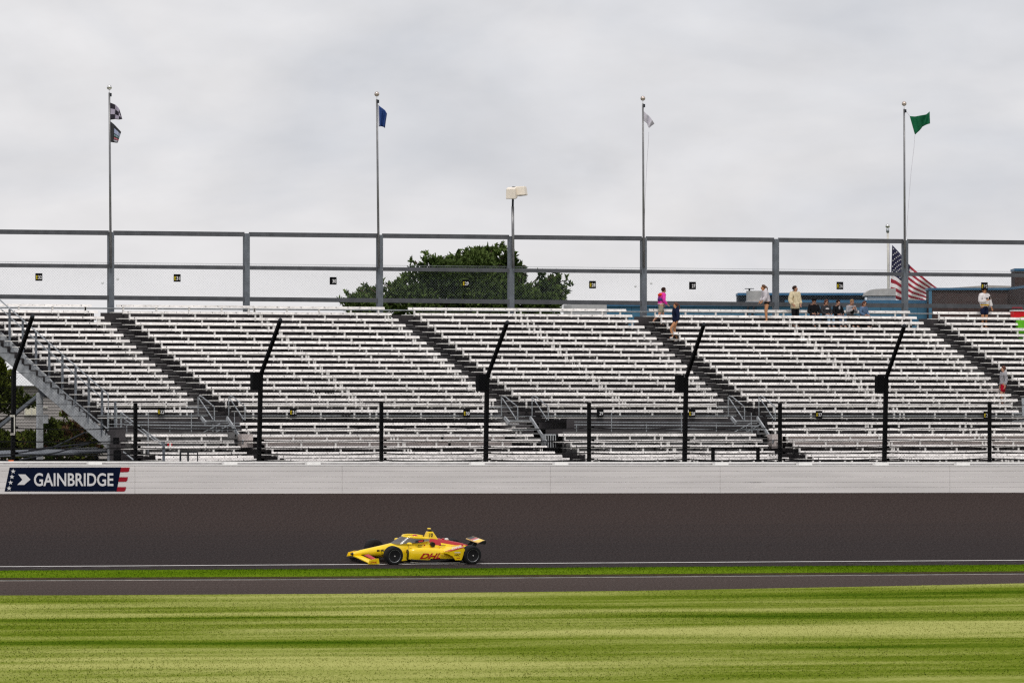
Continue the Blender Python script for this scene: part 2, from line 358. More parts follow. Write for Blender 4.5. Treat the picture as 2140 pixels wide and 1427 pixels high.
# the grass itself: short blades standing on the lawn and on the strip, where the camera sees them
def blades(name, m, n, ufun, zfun, hgt, wid, parent_name=None, lo=None, hi=None):
    rg = np.random.default_rng(3); u = rg.uniform(46, 150, n); k = rg.random(n); vs = np.zeros((n, 3, 3)); keep = np.ones(n, bool)
    for i in range(n):
        a = lo(u[i]); b = hi(u[i]); v = a + (b - a) * k[i]
        t = (u[i] * CA - v * SA) / (u[i] * SA + v * CA)
        if abs(t) > .082: keep[i] = False; continue
        z = zfun(u[i], v) - .004; hh = hgt * rg.uniform(.5, 1.25); ww = wid * rg.uniform(.6, 1.3); an = rg.uniform(0, 3.14)
        dx, dy = math.cos(an) * ww / 2, math.sin(an) * ww / 2; lx, ly = rg.normal(0, hh * .5, 2)
        vs[i] = ((u[i] - dx, v - dy, z), (u[i] + dx, v + dy, z), (u[i] + lx, v + ly, z + hh))
    vs = vs[keep].reshape(-1, 3); me = bpy.data.meshes.new(name); me.from_pydata(vs.tolist(), [], np.arange(len(vs)).reshape(-1, 3).tolist())
    me.materials.append(MATS[m]); o = link(name, me, kind='stuff'); return o
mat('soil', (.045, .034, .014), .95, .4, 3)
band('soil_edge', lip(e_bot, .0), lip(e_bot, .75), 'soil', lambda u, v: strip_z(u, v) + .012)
o = blades('lawn_blades', 'lawn_grass', 400000, None, lawn_z, .028, .034, lo=lambda u: 128, hi=lambda u: e_lawn(u) - .02)
tag(o, 'short mown pale green lawn blades in the foreground', 'grass')
o = blades('strip_blades', 'strip_grass', 60000, None, strip_z, .04, .03, lo=lambda u: e_bot(u) + .55, hi=lambda u: e_top(u) - .02)
tag(o, 'bright green grass blades between track and warm up lane', 'grass')

# ------------------------------------------------------------------ safety wall
WV = 231.5
def wall_z(u): return zt(u) + BANK * (WV - VL)
wt = thing('barrier_wall', 'long white steel tube barrier wall along the outside of the track', 'wall', (U(1070, WV), WV, wall_z(U(1070, WV))))
seams = [-160, 60, 282, 715, 1150, 1505, 1985, 2330]
WH = 1.06
for a, b in zip(seams, seams[1:]):
    ua, ub = U(a, WV) + .006, U(b, WV) - .006
    for i in range(5):
        h0 = WH / 5 * i + .002; h1 = WH / 5 * (i + 1) - .002; mb = MB(); n = max(2, int((ub - ua) / .5)); bev = .007
        prof = [(0, h0 + bev), (0, h1 - bev), (bev, h1), (.2, h1), (.2, h0), (bev, h0)]
        rings = []
        for j in range(n + 1):
            u = ua + (ub - ua) * j / n; du = 0
            for (px, lvl, am) in ((1583, 1, .02), (1660, 0, .022), (1645, 1, .012)):
                dd = (u - U(px, WV)) / .22
                if lvl == i: du += am * math.exp(-dd * dd)
            rings.append([(u, WV + y + (du if y < .1 else 0), wall_z(u) + z) for y, z in prof])
        mb.loft(rings).build('tube', 'wall_white', wt)
mb = MB(); 
for a, b in zip(seams, seams[1:]):
    ua, ub = U(a, WV) , U(b, WV)
    mb.hexa([(ua, WV + .1, wall_z(ua) - .1), (ub, WV + .1, wall_z(ub) - .1), (ub, WV + .14, wall_z(ub) - .1), (ua, WV + .14, wall_z(ua) - .1), (ua, WV + .1, wall_z(ua) + WH - .02), (ub, WV + .1, wall_z(ub) + WH - .02), (ub, WV + .14, wall_z(ub) + WH - .02), (ua, WV + .14, wall_z(ua) + WH - .02)])
mb.build('backing', 'deck', wt)
def wall_run(name, m, v0, v1, h0, h1, x0, x1):
    ua, ub = U(x0, WV), U(x1, WV); mb = MB()
    mb.hexa([(ua, v0, wall_z(ua) + h0), (ub, v0, wall_z(ub) + h0), (ub, v1, wall_z(ub) + h0), (ua, v1, wall_z(ua) + h0), (ua, v0, wall_z(ua) + h1), (ub, v0, wall_z(ub) + h1), (ub, v1, wall_z(ub) + h1), (ua, v1, wall_z(ua) + h1)])
    return mb.build(name, m, wt)
wall_run('cap_strip', 'wall_cap', WV - .012, WV + .05, WH, WH + .035, -200, 2400)
gaps = [-90, 205, 490, 690, 1010, 1182, 1510, 1690, 1850, 2010, 2240]
for i, g in enumerate([-60, 205, 488, 662, 1005, 1180, 1515, 1690, 1850, 2020]):
    wall_run('top_plate', 'wall_cap', WV + .26, WV + .5, WH + .03, WH + .15, g - 14, g + 14)
wall_run('concrete_wall', 'wall_foam', WV + .55, WV + .95, -.2, WH + .095, -200, 2400)
wall_run('coping', 'wall_cap', WV + .53, WV + .97, WH + .097, WH + .15, -200, 2400)
wall_run('foam_top', 'wall_foam', WV + .06, WV + .54, WH - .06, WH + .02, -200, 2400)
# advert painted on the wall
def WP(x, y, off=.004):
    p = P(x, y, WV - off); return p
ad = thing('wall_advert', 'navy advert with stars, chevron, white lettering and red stripes on the white barrier', 'sign', WP(137, 1001))
def poly(name, m, pts, off, parent, th=.003):
    return MB().slab([WP(x, y, off) for x, y in pts], (0, th, 0)).build(name, m, parent)
poly('panel', 'navy', [(20, 976.5), (253, 976), (244, 1026.5), (9.5, 1026.5)], .006, ad)
for dy in (0, 20, 40.5):
    k = dy / 50 * 9.4
    poly('stripe', 'paint_red', [(253 - k, 976.6 + dy), (271.3 - k, 976.6 + dy), (270 - k, 983.5 + dy), (267.5 - k, 986 + dy), (251.3 - k, 986.2 + dy)], .008, ad)
poly('chevron', 'paint_white', [(38, 990.8), (53, 990.8), (63.7, 1001.6), (50.5, 1012.7), (36, 1012.7), (47, 1002)], .009, ad)
for cx, cy in ((27.6, 984.5), (25, 996), (22.2, 1008), (19, 1020)):
    pts = [(cx + (5.4 if i % 2 == 0 else 2.1) * math.sin(i * math.pi / 5), cy - (5.4 if i % 2 == 0 else 2.1) * math.cos(i * math.pi / 5)) for i in range(10)]
    poly('star', 'paint_white', pts, .009, ad)
mb = MB(); o0 = WP(71, 1015.5, .01); put_text(mb, 'GAINBRIDGE', o0, WP(237, 1015.5, .01) - o0, WP(71, 988, .01) - o0, bold=True)
mb.build('lettering', 'paint_white', ad, fix=False)

# ------------------------------------------------------------------ grandstand
V0, TR = 254.0, .61
def vk(k): return V0 - TR * k
def yk(k):
    if k <= 16: return 646 + 11.83 * k
    tab = [(16, 835.3), (17, 845.5), (18, 858.5), (19.4, 885), (20.4, 897), (21.4, 909), (22.4, 921), (23.4, 933.5), (24.5, 946), (25.5, 952.8), (26.5, 959.6), (27.5, 967)]
    for (a, ya), (b, yb) in zip(tab, tab[1:]):
        if k <= b: return ya + (yb - ya) * (k - a) / (b - a)
    return 967
def zk(k): return Zat(1070, yk(k), vk(k))
def lerp_tab(tab, k):
    if k <= tab[0][0]: a, b = tab[0], tab[1]
    elif k >= tab[-1][0]: a, b = tab[-2], tab[-1]
    else:
        for a, b in zip(tab, tab[1:]):
            if a[0] <= k <= b[0]: break
    return a[1] + (b[1] - a[1]) * (k - a[0]) / (b[0] - a[0])
FEET = .71
lowL = {'A': [(21.4, 262), (22.4, 268), (23.4, 287), (24.5, 313), (25.5, 325), (26.5, 338)], 'B': [(19.4, 501), (20.4, 505), (21.4, 528), (22.4, 543), (23.4, 555), (24.5, 568), (25.5, 581.6), (26.5, 596.8)],
        'C': [(21.4, 1166.7), (22.4, 1180), (23.4, 1194.5), (24.5, 1211), (25.5, 1224), (26.5, 1238)], 'D': [(19.4, 1604), (20.4, 1607), (21.4, 1632), (22.4, 1646), (23.4, 1658), (24.5, 1672), (25.5, 1686), (26.5, 1700)]}
lowR = {'A': [(21.4, 475.7), (22.4, 489.6), (23.4, 502.8), (24.5, 516), (25.5, 530), (26.5, 543)], 'B': [(19.4, 1085), (20.4, 1101), (21.4, 1115), (22.4, 1130), (23.4, 1144), (24.5, 1160), (25.5, 1175), (26.5, 1190.7)],
        'C': [(21.4, 1580), (22.4, 1594), (23.4, 1606), (24.5, 1619), (25.5, 1634), (26.5, 1649)], 'D': [(19.4, 2230), (26.5, 2330)]}
upL = {'A': [(0, -46), (4, 10.6), (18, 219.6)], 'B': [(0, 243.6), (16, 458)], 'C': [(0, 852.6), (16, 1086.4)], 'D': [(0, 1356.4), (16, 1562.3)], 'E': [(0, 1949.9), (16, 2173)]}
upR = {'A': [(0, 191.7), (16, 404)], 'B': [(0, 803.9), (16, 1037)], 'C': [(0, 1308.8), (16, 1511.7)], 'D': [(0, 1902), (16, 2127)], 'E': [(0, 2300), (16, 2400)]}
cut = {('A', 17): (205, 390), ('A', 18): (219.6, 404.7), ('B', 17): (498, 1024), ('B', 18): (515, 1040.5), ('C', 17): (1132.6, 1497.6), ('C', 18): (1146.5, 1511.5), ('D', 17): (1604, 2113.8), ('D', 18): (1616.8, 2129)}
names = {'A': 'leftmost upper seating block beside the grey staircase, section sign 32', 'B': 'upper seating block between the checkered and blue flag poles', 'C': 'upper seating block below the dark evergreen tree',
         'D': 'upper seating block with the seated spectators on its top row', 'E': 'rightmost upper seating block with the red cooler'}
lnames = {'A': 'short lower seating block at the foot of the grey staircase', 'B': 'lower seating block beneath the checkered to blue flag poles', 'C': 'short lower seating block in the middle with dark walkway behind', 'D': 'lower seating block at the right end above the barrier'}
def bench(par, k, xl, xr, sec, bi):
    v = vk(k); z = zk(k); ua, ub = U(xl, v), U(xr, v); jit = rnd.uniform(-.012, .012); z += jit
    n = max(1, round((ub - ua) / 5.5)); mb = MB()
    cuts = [ua + (ub - ua) * i / n for i in range(n + 1)]
    for a, b in zip(cuts, cuts[1:]):
        dz = rnd.uniform(-.006, .006); a += .006; b -= .006
        mb.hexa([(a, v - .03, z - .052 + dz), (b, v - .03, z - .052 + dz), (b, v + .015, z - .052 + dz), (a, v + .015, z - .052 + dz),
                 (a, v + .008, z + .045 + dz), (b, v + .008, z + .045 + dz), (b, v + .05, z + .05 + dz), (a, v + .05, z + .05 + dz)])
    o = mb.build('bench', 'bench_white', par)
    sb = MB(); 
    for a, b in zip(cuts, cuts[1:]):
        aa = a - (.36 if a == cuts[0] else -.005); dz = rnd.uniform(-.004, .004)
        sb.box(aa, b - .005, v - .43, v - .28, z - .290 + dz, z - .262 + dz); sb.box(aa, b - .005, v - .265, v - .12, z - .290 + dz, z - .262 + dz)
    sb.build('seat_board', 'seat_white', o)
    br = MB(); u = ua + .3; step = 1.46
    pos = []
    while u < ub - .1: pos.append(u); u += step + rnd.uniform(-.02, .02)
    for c in cuts[1:-1]: pos += [c - .14, c + .14]
    pos.append(ub - .28)
    for u in pos:
        if u < ua + .05: continue
        br.box(u - .036, u + .036, v + .0, v + .045, z - .305, z - .04); br.box(u - .03, u + .03, v - .4, v + .03, z - .345, z - .302)
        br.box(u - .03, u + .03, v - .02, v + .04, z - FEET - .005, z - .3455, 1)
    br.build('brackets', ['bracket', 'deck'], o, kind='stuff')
    nb = MB(); cnt = int((ub - ua - .1) / .535)
    for i in range(cnt):
        num = str((cnt - i) if sec == 'A' else (i + 1)); uu = ua + .22 + i * .535; ww = .04 * len(num)
        a = Vector((uu - ww / 2, v - .03 - .004 + .012, z - .03)); 
        put_text(nb, num, a, (ww * .9, 0, 0), (0, .018, .062))
    nb.build('seat_numbers', 'ink', o, fix=False, kind='stuff')
    return o
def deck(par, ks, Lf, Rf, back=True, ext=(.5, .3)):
    """stepped aluminium footboards and dark risers added to block sky light through the bench gaps"""
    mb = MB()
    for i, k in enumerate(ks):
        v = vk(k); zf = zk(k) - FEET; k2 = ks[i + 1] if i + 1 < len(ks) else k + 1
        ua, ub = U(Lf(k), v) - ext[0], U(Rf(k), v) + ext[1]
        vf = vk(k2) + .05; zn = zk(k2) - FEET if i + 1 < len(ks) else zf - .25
        mb.box(ua, ub, vf, v + .05, zf - .04, zf); mb.box(ua, ub, vf, vf + .02, zn, zf - .04)  # second box is the riser sheet, added to keep the bench gaps dark
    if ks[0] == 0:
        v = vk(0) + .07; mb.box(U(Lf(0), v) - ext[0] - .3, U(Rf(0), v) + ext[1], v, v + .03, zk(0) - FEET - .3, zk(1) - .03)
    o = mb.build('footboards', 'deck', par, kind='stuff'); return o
SECT = {}
for s in 'ABCDE':
    k0 = 0; b = P(lerp_tab(upL[s], 8), 800, vk(16)); t = thing('seating_block', 'white bench rows of the ' + names[s], 'seating', (U(lerp_tab(upL[s], 16), vk(16)), vk(16), 2.05), 'upper grandstand seating')
    SECT[s] = t; ks = list(range(0, 19)) if s != 'E' else list(range(0, 17))
    for bi, k in enumerate(ks):
        xl, xr = cut.get((s, k), (lerp_tab(upL[s], k), lerp_tab(upR[s], k)))
        bench(t, k, xl, xr, s, bi)
    Lf = lambda k: cut[(s, k)][0] if (s, k) in cut else lerp_tab(upL[s], k)
    Rf = lambda k: cut[(s, k)][1] if (s, k) in cut else lerp_tab(upR[s], k)
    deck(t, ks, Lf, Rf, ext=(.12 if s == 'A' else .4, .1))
    # steel legs and cross beams under the block
    mb = MB(); ua = U(Lf(0), vk(0)) + .3; ub = U(Rf(0), vk(0)) - .3; n = max(2, int((ub - ua) / 3))
    for i in range(n + 1):
        u = ua + (ub - ua) * i / n + 1.2
        if s == 'A' and i < 2: continue
        mb.bar((u, vk(0), zk(0) - FEET - .1), (u, vk(18), zk(18) - FEET - .1), .1, .18)
        for k in (0, 6, 12, 17): mb.bar((u, vk(k), 2.05), (u, vk(k), zk(k) - FEET - .1), .12, .12)
    mb.build('steel_frame', 'dark_metal', t, kind='stuff')
    if s != 'E':
        # pale edge strip of the cross aisle in front of the last upper row
        v = vk(18.6); z = Zat(1070, 868.5, v); mb = MB().box(U(Lf(18), v) - .2, U(Rf(18), v) + (.6 if s in 'AC' else .2), v, v + .3, z - .03, z + .02); mb.build('aisle_edge', 'galv', t)
for s in 'ABCD':
    ks = [k for k, _ in lowL[s]] if s != 'D' else [k for k, _ in lowL['B']]
    t = thing('seating_block', 'white bench rows of the ' + lnames[s], 'seating', (U(lerp_tab(lowL[s], 26.5), vk(26.5)), vk(26.5), 2.05), 'lower grandstand seating')
    for bi, k in enumerate(ks): bench(t, k, lerp_tab(lowL[s], k), lerp_tab(lowR[s], k), s, bi)
    Lf = lambda k: lerp_tab(lowL[s], k); Rf = lambda k: lerp_tab(lowR[s], k)
    deck(t, ks, Lf, Rf, ext=(.45, .1))
    if s in 'BD':
        for k in (21.4, 22.4):
            v = vk(k) + .1; mb = MB(); a, b = U(Lf(k) + 10, v), U(Rf(k) - 60, v); n = int((b - a) / 2.6)
            for i in range(n):
                p = a + (b - a) * i / n; q = a + (b - a) * (i + 1) / n - (.12 if i % 3 == 2 else .01)
                MB().box(p, q, v, v + .02, zk(k) - .30, zk(k) - .03).build('kick_board', 'kick', t)
    if s in 'AC':
        # cross walkway behind the short block: floor, back panel and pipe railing
        xa, xb = (235, 480) if s == 'A' else (1175, 1560); v1, v0 = vk(18.7), vk(21.2); zf = zk(21.4) - .3
        mb = MB().box(U(xa, v0), U(xb, v0) + .5, v0, v1, zf - .05, zf); mb.build('walkway', 'tread', t)
        mb = MB().box(U(xa, v1) + .2, U(xb, v1) + .5, v1, v1 + .03, zf - .6, Zat(1070, 870, v1)); mb.build('back_panel', 'deck', t)
        mb = MB().box(U(xa, v0), U(xb, v0) + .2, v0 - .05, v0 - .02, zf - .6, Zat(1070, 902, v0)); mb.build('front_panel', 'tread', t)
        for yy, vv, r in ((887.5, vk(21), .022), (894.5, vk(21), .02), (881.5, vk(19), .018)):
            MB().tube([P(xa + 25, yy, vv), P(xb + 22, yy + 2.5, vv)], r).build('rail', 'galv', t)
        for i in range(6):
            x = xa + 30 + (xb - xa - 20) * i / 5
            MB().tube([P(x, 862 if i % 2 else 886, vk(21)), P(x, 906, vk(21))], .018).build('rail_post', 'galv', t)
# aisle steps between the blocks
ANAME = {'AB': 'beneath the checkered flag pole', 'BC': 'beneath the blue flag pole', 'CD': 'with two people climbing it', 'DE': 'beside the red shorted boy'}
for a, b in ('AB', 'BC', 'CD', 'DE'):
    t = thing('aisle_steps', 'dark metal aisle steps ' + ANAME[a + b], 'stairs', (U(lerp_tab(upR[a], 16), vk(17)), vk(17), 2.05), 'grandstand aisle steps')
    for i in range(0, 38):
        k = i / 2; v = vk(k); z = zk(k) - FEET + .02
        xr = lerp_tab(upR[a], k); xl = lerp_tab(upL[b], k); ua, ub = U(xr, v) - .25, U(xl, v) + .1
        MB().box(ua, ub, v - .28, v + .03, z - .035, z + (0 if i % 2 else .012)).build('step', 'tread' if i % 2 else 'tread_light', t)
    mb = MB(); 
    for i in range(0, 37):
        k = i / 2; v = vk(k + .5) - .22; ua, ub = U(lerp_tab(upR[a], k), v) - .2, U(lerp_tab(upL[b], k), v) + .1
        mb.box(ua, ub, v + .2, v + .22, zk(k + .5) - FEET - .03, zk(k) - FEET - .02)
    mb.build('risers', 'deck', t, kind='stuff')
# guard rails and stairs at the foot of each aisle
def aisle_foot(ax, group, lab, lower):
    k0 = 16.0
    def Q(x, y, k): return P(ax + x, y, vk(k))
    t = thing('stair_rail', lab, 'railing', Q(30, 930, 22), group)
    g = .024
    # two hoops up the aisle, left and right
    for x, dk in ((12, 0.), (76, 0.)):
        MB().tube([Q(x, 868, 17), Q(x, 829, 17), Q(x + 3, 827, 17.2), Q(x + 9, 829.5, 17.6), Q(x + 33, 849, 19.2), Q(x + 34, 853, 19.2), Q(x + 34, 878, 19.2)], g).build('hoop', 'galv', t)
        MB().tube([Q(x + 2, 832, 17.2), Q(x + 18, 856, 18.3), Q(x + 31, 876, 19.2), Q(x + 28, 880, 19.)], g).build('brace', 'galv', t)
    for x0, y0, x1, y1 in ((-12, 851, 35, 851.5), (40, 870, 84, 870)):
        MB().tube([Q(x0, y0, 17.5), Q(x1, y1, 17.5)], .018).build('rail', 'galv', t)
    # stairs down into the lower block
    for sx in (0, 1):
        x = 72 if sx else 18
        s = MB(); p0 = Q(x, 872, 19.3); p1 = Q(x + 34 if sx else x + 10, 924 if sx else 884, 21.9 if sx else 20)
        s.bar(p0, p1, .05, .14).build('stringer', 'galv_flat', t)
    for i in range(6):
        k = 19.4 + i * .45; y = 879 + i * 9.2
        p = Q(22 + i * 5.4, y, k); q = Q(72 + i * 5.4, y, k); MB().box(p.x, q.x, p.y - .12, p.y + .12, p.z - .02, p.z + .02).build('step', 'galv_flat' if i in (0, 2) else 'tread', t)
    if lower:
        for x0, y0, x1, y1 in ((58, 885, 20, 905), (82, 885, 46, 905)):
            MB().tube([Q(x0, y0, 20.6), Q(x1, y1, 20.6), Q(x1 - 24, y1 + 22, 20.6)], .017).build('hand_rail', 'galv', t)
        for x in (50, 62, 74): MB().tube([Q(x, 890, 20.6), Q(x, 906, 20.6)], .015).build('rail_post', 'galv', t)
    mb = MB(); p = Q(108, 910, 21.8); mb.box(p.x - .1, p.x + .38, p.y, p.y + .4, p.z - .5, p.z + .06); mb.build('utility_box', 'kick' if lower else 'galv_flat', t)
    if not lower:
        for i in range(5): MB().box(p.x - .05 + i * .11, p.x + i * .11, p.y - .03, p.y - .005, p.z - .75, p.z).build('slot', 'black', t)
    return t
aisle_foot(402, 'stair railings at the aisle feet', 'galvanised stair railing at the foot of the left aisle', True)
aisle_foot(1036, 'stair railings at the aisle feet', 'galvanised stair railing at the foot of the middle aisle', False)
aisle_foot(1510, 'stair railings at the aisle feet', 'galvanised stair railing at the foot of the right aisle', True)
t = thing('stair_rail', 'grey stair railing at the right frame edge beside the lower seats', 'railing', P(2136, 890, vk(18)), 'stair railings at the aisle feet')
MB().bar(P(2138, 832, vk(17)), P(2139, 872, vk(17.2)), .12, .12).build('post', 'galv', t)
for y in (878, 884, 862): MB().tube([P(2115, y + 2, vk(18.5)), P(2180, y, vk(18.5))], .025).build('rail', 'galv', t)

t = fr_back = thing('shade_backdrop', 'dark cladding panels added for the shade under the top row', 'backdrop', (U(1070, vk(0) + .45), vk(0) + .45, 2.05))  # added dark sheets standing in for the shade below the seats
v = vk(0) + .45; xs_ = [245 + 117 * i for i in range(18)]
for a, b in zip(xs_, xs_[1:]): MB().box(U(a, v) + .01, U(b, v) - .01, v, v + .04, 2.05, zk(0) - FEET - .02).build('panel', 'deck', t)
# section number signs
def sign(x, y, v, num, letter, label, sz=15.):
    p = P(x, y, v); s = F / (v / (CA - (x - CX) / F * SA)); hw = sz / 2 / s / CA * .93; hh = sz * 1.05 / 2 / s
    t = thing('section_sign', label, 'sign', p, 'black section number signs')
    MB().box(p.x - hw, p.x + hw, v - .02, v, p.z - hh, p.z + hh).build('plate', 'black', t)
    if letter:
        mb = MB(); put_text(mb, 'E', (p.x - hw * .84, v - .026, p.z - hh * .55), (hw * .5, 0, 0), (0, 0, hh * .95), bold=True); mb.build('letter', 'yellow_sign', t, fix=False)
    mb = MB(); put_text(mb, num, (p.x - hw * .25, v - .026, p.z - hh * .55), (hw * 1.08, 0, 0), (0, 0, hh * .95), bold=True); mb.build('number', 'paint_white', t, fix=False)
RV = V0 + .75
for x, y, n, l in ((81, 579, '32', 1), (370, 581, '31', 1), (696, 587, '30', 0), (973, 592, '29', 1), (1238, 595, '28', 1), (1447, 597, '27', 0), (1755, 597, '26', 1), (2057, 598, '25', 1)):
    sign(x, y, RV - .06, n, l, dict(zip(('32','31','30','29','28','27','26','25'), ('black 32 section sign on the rear fence, leftmost in the upper line', 'black 31 section sign on the rear fence right of the checkered flag pole', 'black 30 section sign on the rear fence left of the blue flag pole', 'black 29 section sign on the rear fence in front of the evergreen tree', 'black 28 section sign on the rear fence just right of the evergreen tree', 'black 27 section sign on the rear fence above the pink jacketed walker', 'black 26 section sign on the rear fence above the seated spectators', 'black 25 section sign above the white sweatshirt spectator')))[n])
for x, y, n, l in ((336.5, 860, '32', 1), (612.5, 861, '31', 1), (975, 863, '30', 1), (1254, 863, '29', 0), (1446, 863.5, '28', 1), (1711.5, 866, '27', 1), (2062, 867, '26', 1)):
    sign(x, y, vk(18.85), n, l, dict(zip(('32','31','30','29','28','27','26'), ('black 32 sign on the lower rail, leftmost in the lower line', 'black 31 sign on the lower rail right of the second tall post', 'black 30 sign on the lower rail left of the third tall post', 'black 29 sign on the lower rail above the short middle block', 'black 28 sign on the lower rail beside the fourth tall post', 'black 27 sign on the lower rail left of the fifth tall post', 'black 26 sign on the lower rail at the far right')))[n])

# rear frame with beams and chain link
fr = thing('rear_fence', 'grey steel column and beam fence with chain link behind the top row', 'fence', (U(1070, RV), RV, 2.05))
cols = [-48, 233, 516.5, 795, 1069.5, 1346.5, 1623, 1893, 2160]
ytop = lambda x: 484.5 + (507 - 484.5) * x / 2140; ymid = lambda x: 554.5 + (575.5 - 554.5) * x / 2140; ylow = lambda x: 620 + (641 - 620) * x / 2140
for x in cols:
    p = P(x, ytop(x) - 2, RV); o = MB().box(p.x - .115, p.x + .115, RV - .02, RV + .19, 2.05, p.z).build('column', 'steel', fr)
    rv = MB()
    for i in range(9):
        q = P(x + 3.4, 500 + i * 16, RV); rv.box(q.x - .015, q.x + .015, RV - .032, RV - .021, q.z - .015, q.z + .015)
    rv.build('rivets', 'galv', o, kind='stuff')
for a, b in zip(cols, cols[1:]):
    for yf, hpx in ((ytop, 9.5), (ymid, 8.), (ylow, 9.)):
        pa, pb = P(a, yf(a), RV), P(b, yf(b), RV); h = hpx / 50 / 2; ga = .117
        z0, z1 = pa.z, pb.z
        MB().hexa([(pa.x + ga, RV, z0 - h), (pb.x - ga, RV, z1 - h), (pb.x - ga, RV + .1, z1 - h), (pa.x + ga, RV + .1, z0 - h), (pa.x + ga, RV, z0 + h), (pb.x - ga, RV, z1 + h), (pb.x - ga, RV + .1, z1 + h), (pa.x + ga, RV + .1, z0 + h)]).build('beam', 'steel_dark', fr)
    pa, pb = P(a, ymid(a) - 8, RV), P(b, ymid(b) - 8, RV); qa, qb = P(a, ylow(a) + 4, RV), P(b, ylow(b) + 4, RV)
    MB().add([(pa.x, RV + .2, qa.z), (pb.x, RV + .2, qb.z), (pb.x, RV + .2, pb.z), (pa.x, RV + .2, pa.z)], [(0, 1, 2, 3)]).build('chain_link', 'chain_link', fr, fix=False)
    MB().tube([(pa.x, RV + .2, pa.z), (pb.x, RV + .2, pb.z)], .006).build('top_wire', 'galv', fr)
    MB().tube([P(a, yk(0) + 4 + (a - 1070) * .0065, RV - .3), P(b, yk(0) + 4 + (b - 1070) * .0065, RV - .3)], .03).build('bottom_pipe', 'galv', fr)
for i, (x, y) in enumerate([(214, 591), (246, 583), (1328, 598), (1361, 592)]):
    p = P(x, y, RV - .05); tag(MB().ball(p, .06, sc=(1, .3, 1)).build('marker_disc', 'white_panel', smooth=True), 'small white disc on the chain link ' + ['left of the checkered flag pole', 'right of the checkered flag pole', 'left of the white flag pole', 'right of the white flag pole'][i], 'disc', 'white discs on the chain link')

# ------------------------------------------------------------------ catch fence on the wall
FV = WV + .75
cf = thing('catch_fence', 'black catch fence with bent posts and cables standing on the barrier', 'fence', (U(1070, FV), FV, wall_z(U(1070, FV)) + WH))
tall = [(27, 29, 775, 68, 661, 0), (541, 545, 783, 586, 669, (528, 778, 815)), (1015, 1018, 788, 1060, 674, (1000, 782, 818)), (1430.5, 1434, 790, 1471, 678, (1416, 784, 818)), (1848, 1852, 790, 1890, 681, (1834, 785, 822)), (2290, 2294, 792, 2330, 684, 0), (-480, -477, 772, -440, 655, 0)]
def zfoot(u): return wall_z(u) + WH + .10
for xb, xn, yn, xt, yt, bxd in tall:
    n = P(xn, yn, FV); b = Vector((U(xb, FV), FV, zfoot(U(xb, FV)))); tv = FV - 1.72; tz = Zat(xt, yt, tv); tp = Vector((U(xt, tv), tv, tz))
    o = MB().bar(b, n, .135, .16, Vector((0, 1, 0))).build('post', 'black', cf)
    MB().bar(n - (tp - n).normalized() * .08, tp, .12, .12).build('bent_arm', 'black', o)
    MB().ball(tp, .085, 8, 6).build('arm_cap', 'dark_metal', o, smooth=True)
    if bxd:
        x0, y0, y1 = bxd; a = P(x0, y0, FV - .1); c = P(x0 + 14, y1, FV - .1); MB().box(a.x, c.x, FV - .1, FV + .14, c.z, a.z).build('equipment_box', 'black', o)
    else:
        q0, q1 = P(xb + 3, 870, FV - .11), P(xb + 3, 907, FV - .11); MB().bar(q1, q0, .04, .03).build('pale_bracket', 'pole_cream', o)
        MB().box(q0.x - .18, q0.x + .02, q0.y, q0.y + .02, q0.z - .02, q0.z + .06).build('clamp', 'pole_cream', o)
        MB().box(q1.x - .16, q1.x + .02, q1.y, q1.y + .02, q1.z - .04, q1.z + .04).build('clamp', 'beige_unit', o)
short = [(283, 842), (797, 842), (1231, 841), (1630, 842), (2068, 839), (-220, 842)]
for x, y in short:
    p = P(x, y, FV); MB().bar((p.x, FV, zfoot(p.x)), p, .12, .12, Vector((0, 1, 0))).build('post', 'black', cf)
for x in (1490, 1584): 
    p = P(x, 934.5, FV); MB().bar((p.x, FV, zfoot(p.x)), p, .11, .11, Vector((0, 1, 0))).build('gate_post', 'black', cf)
MB().bar(P(1490, 936, FV - .01), P(1584, 936, FV - .01), .07, .07).build('gate_bar', 'black', cf)
px = sorted([t[0] for t in tall] + [s[0] for s in short])
for y, r, sag in ((742, .009, 2.5), (782, .011, 2.5), (813, .009, 1.), (844, .014, 2.), (869, .011, 1.), (893.5, .024, 3.2), (920.5, .028, 1.6), (934, .028, 2.), (946.5, .030, 2.6), (960, .032, 3.5)):
    for a, b in zip(px, px[1:]):
        if y < 800: a0, b0 = a + (14 if y < 760 else 4), b
        pts = []
        for i in range(9):
            k = i / 8; x = a + (b - a) * k; yy = y + sag * 4 * k * (1 - k) * rnd.uniform(.8, 1.1) + (875 - y) * (x - 1070) / 30000
            pts.append(P(x, yy, FV - .09 - (.0 if y > 780 else .8)))
        MB().tube(pts, r, 4).build('cable', 'cable', cf)
        if y > 890:
            for xx in (a, b):
                q = P(xx + 8, y - .5, FV - .09); MB().box(q.x - .05, q.x + .05, q.y - .03, q.y + .03, q.z - .035, q.z + .035).build('clamp', 'black', cf)
for (x, y) in ((412 + 240, 820), (680, 821), (715, 868), (860, 938), (895, 938), (1490 - 25, 951), (1608, 951), (1470, 964), (1605, 964), (870, 964), (910, 964)):
    mb = MB()
    for i in range(6): q = P(x + i * 3.2, y + (i % 2) * .6, FV - .1); mb.ball(q, .026, 6, 4)
    mb.build('cable_clips', 'black', cf, kind='stuff')
a, b = P(-500, 969, FV), P(2330, 969, FV)
MB().add([(a.x, FV - .12, 3.3), (b.x, FV - .12, 3.25), (b.x, FV - .12, Zat(1070, 785, FV)), (a.x, FV - .12, Zat(1070, 785, FV))], [(0, 1, 2, 3)]).build('wire_mesh', 'debris_mesh', cf, fix=False)
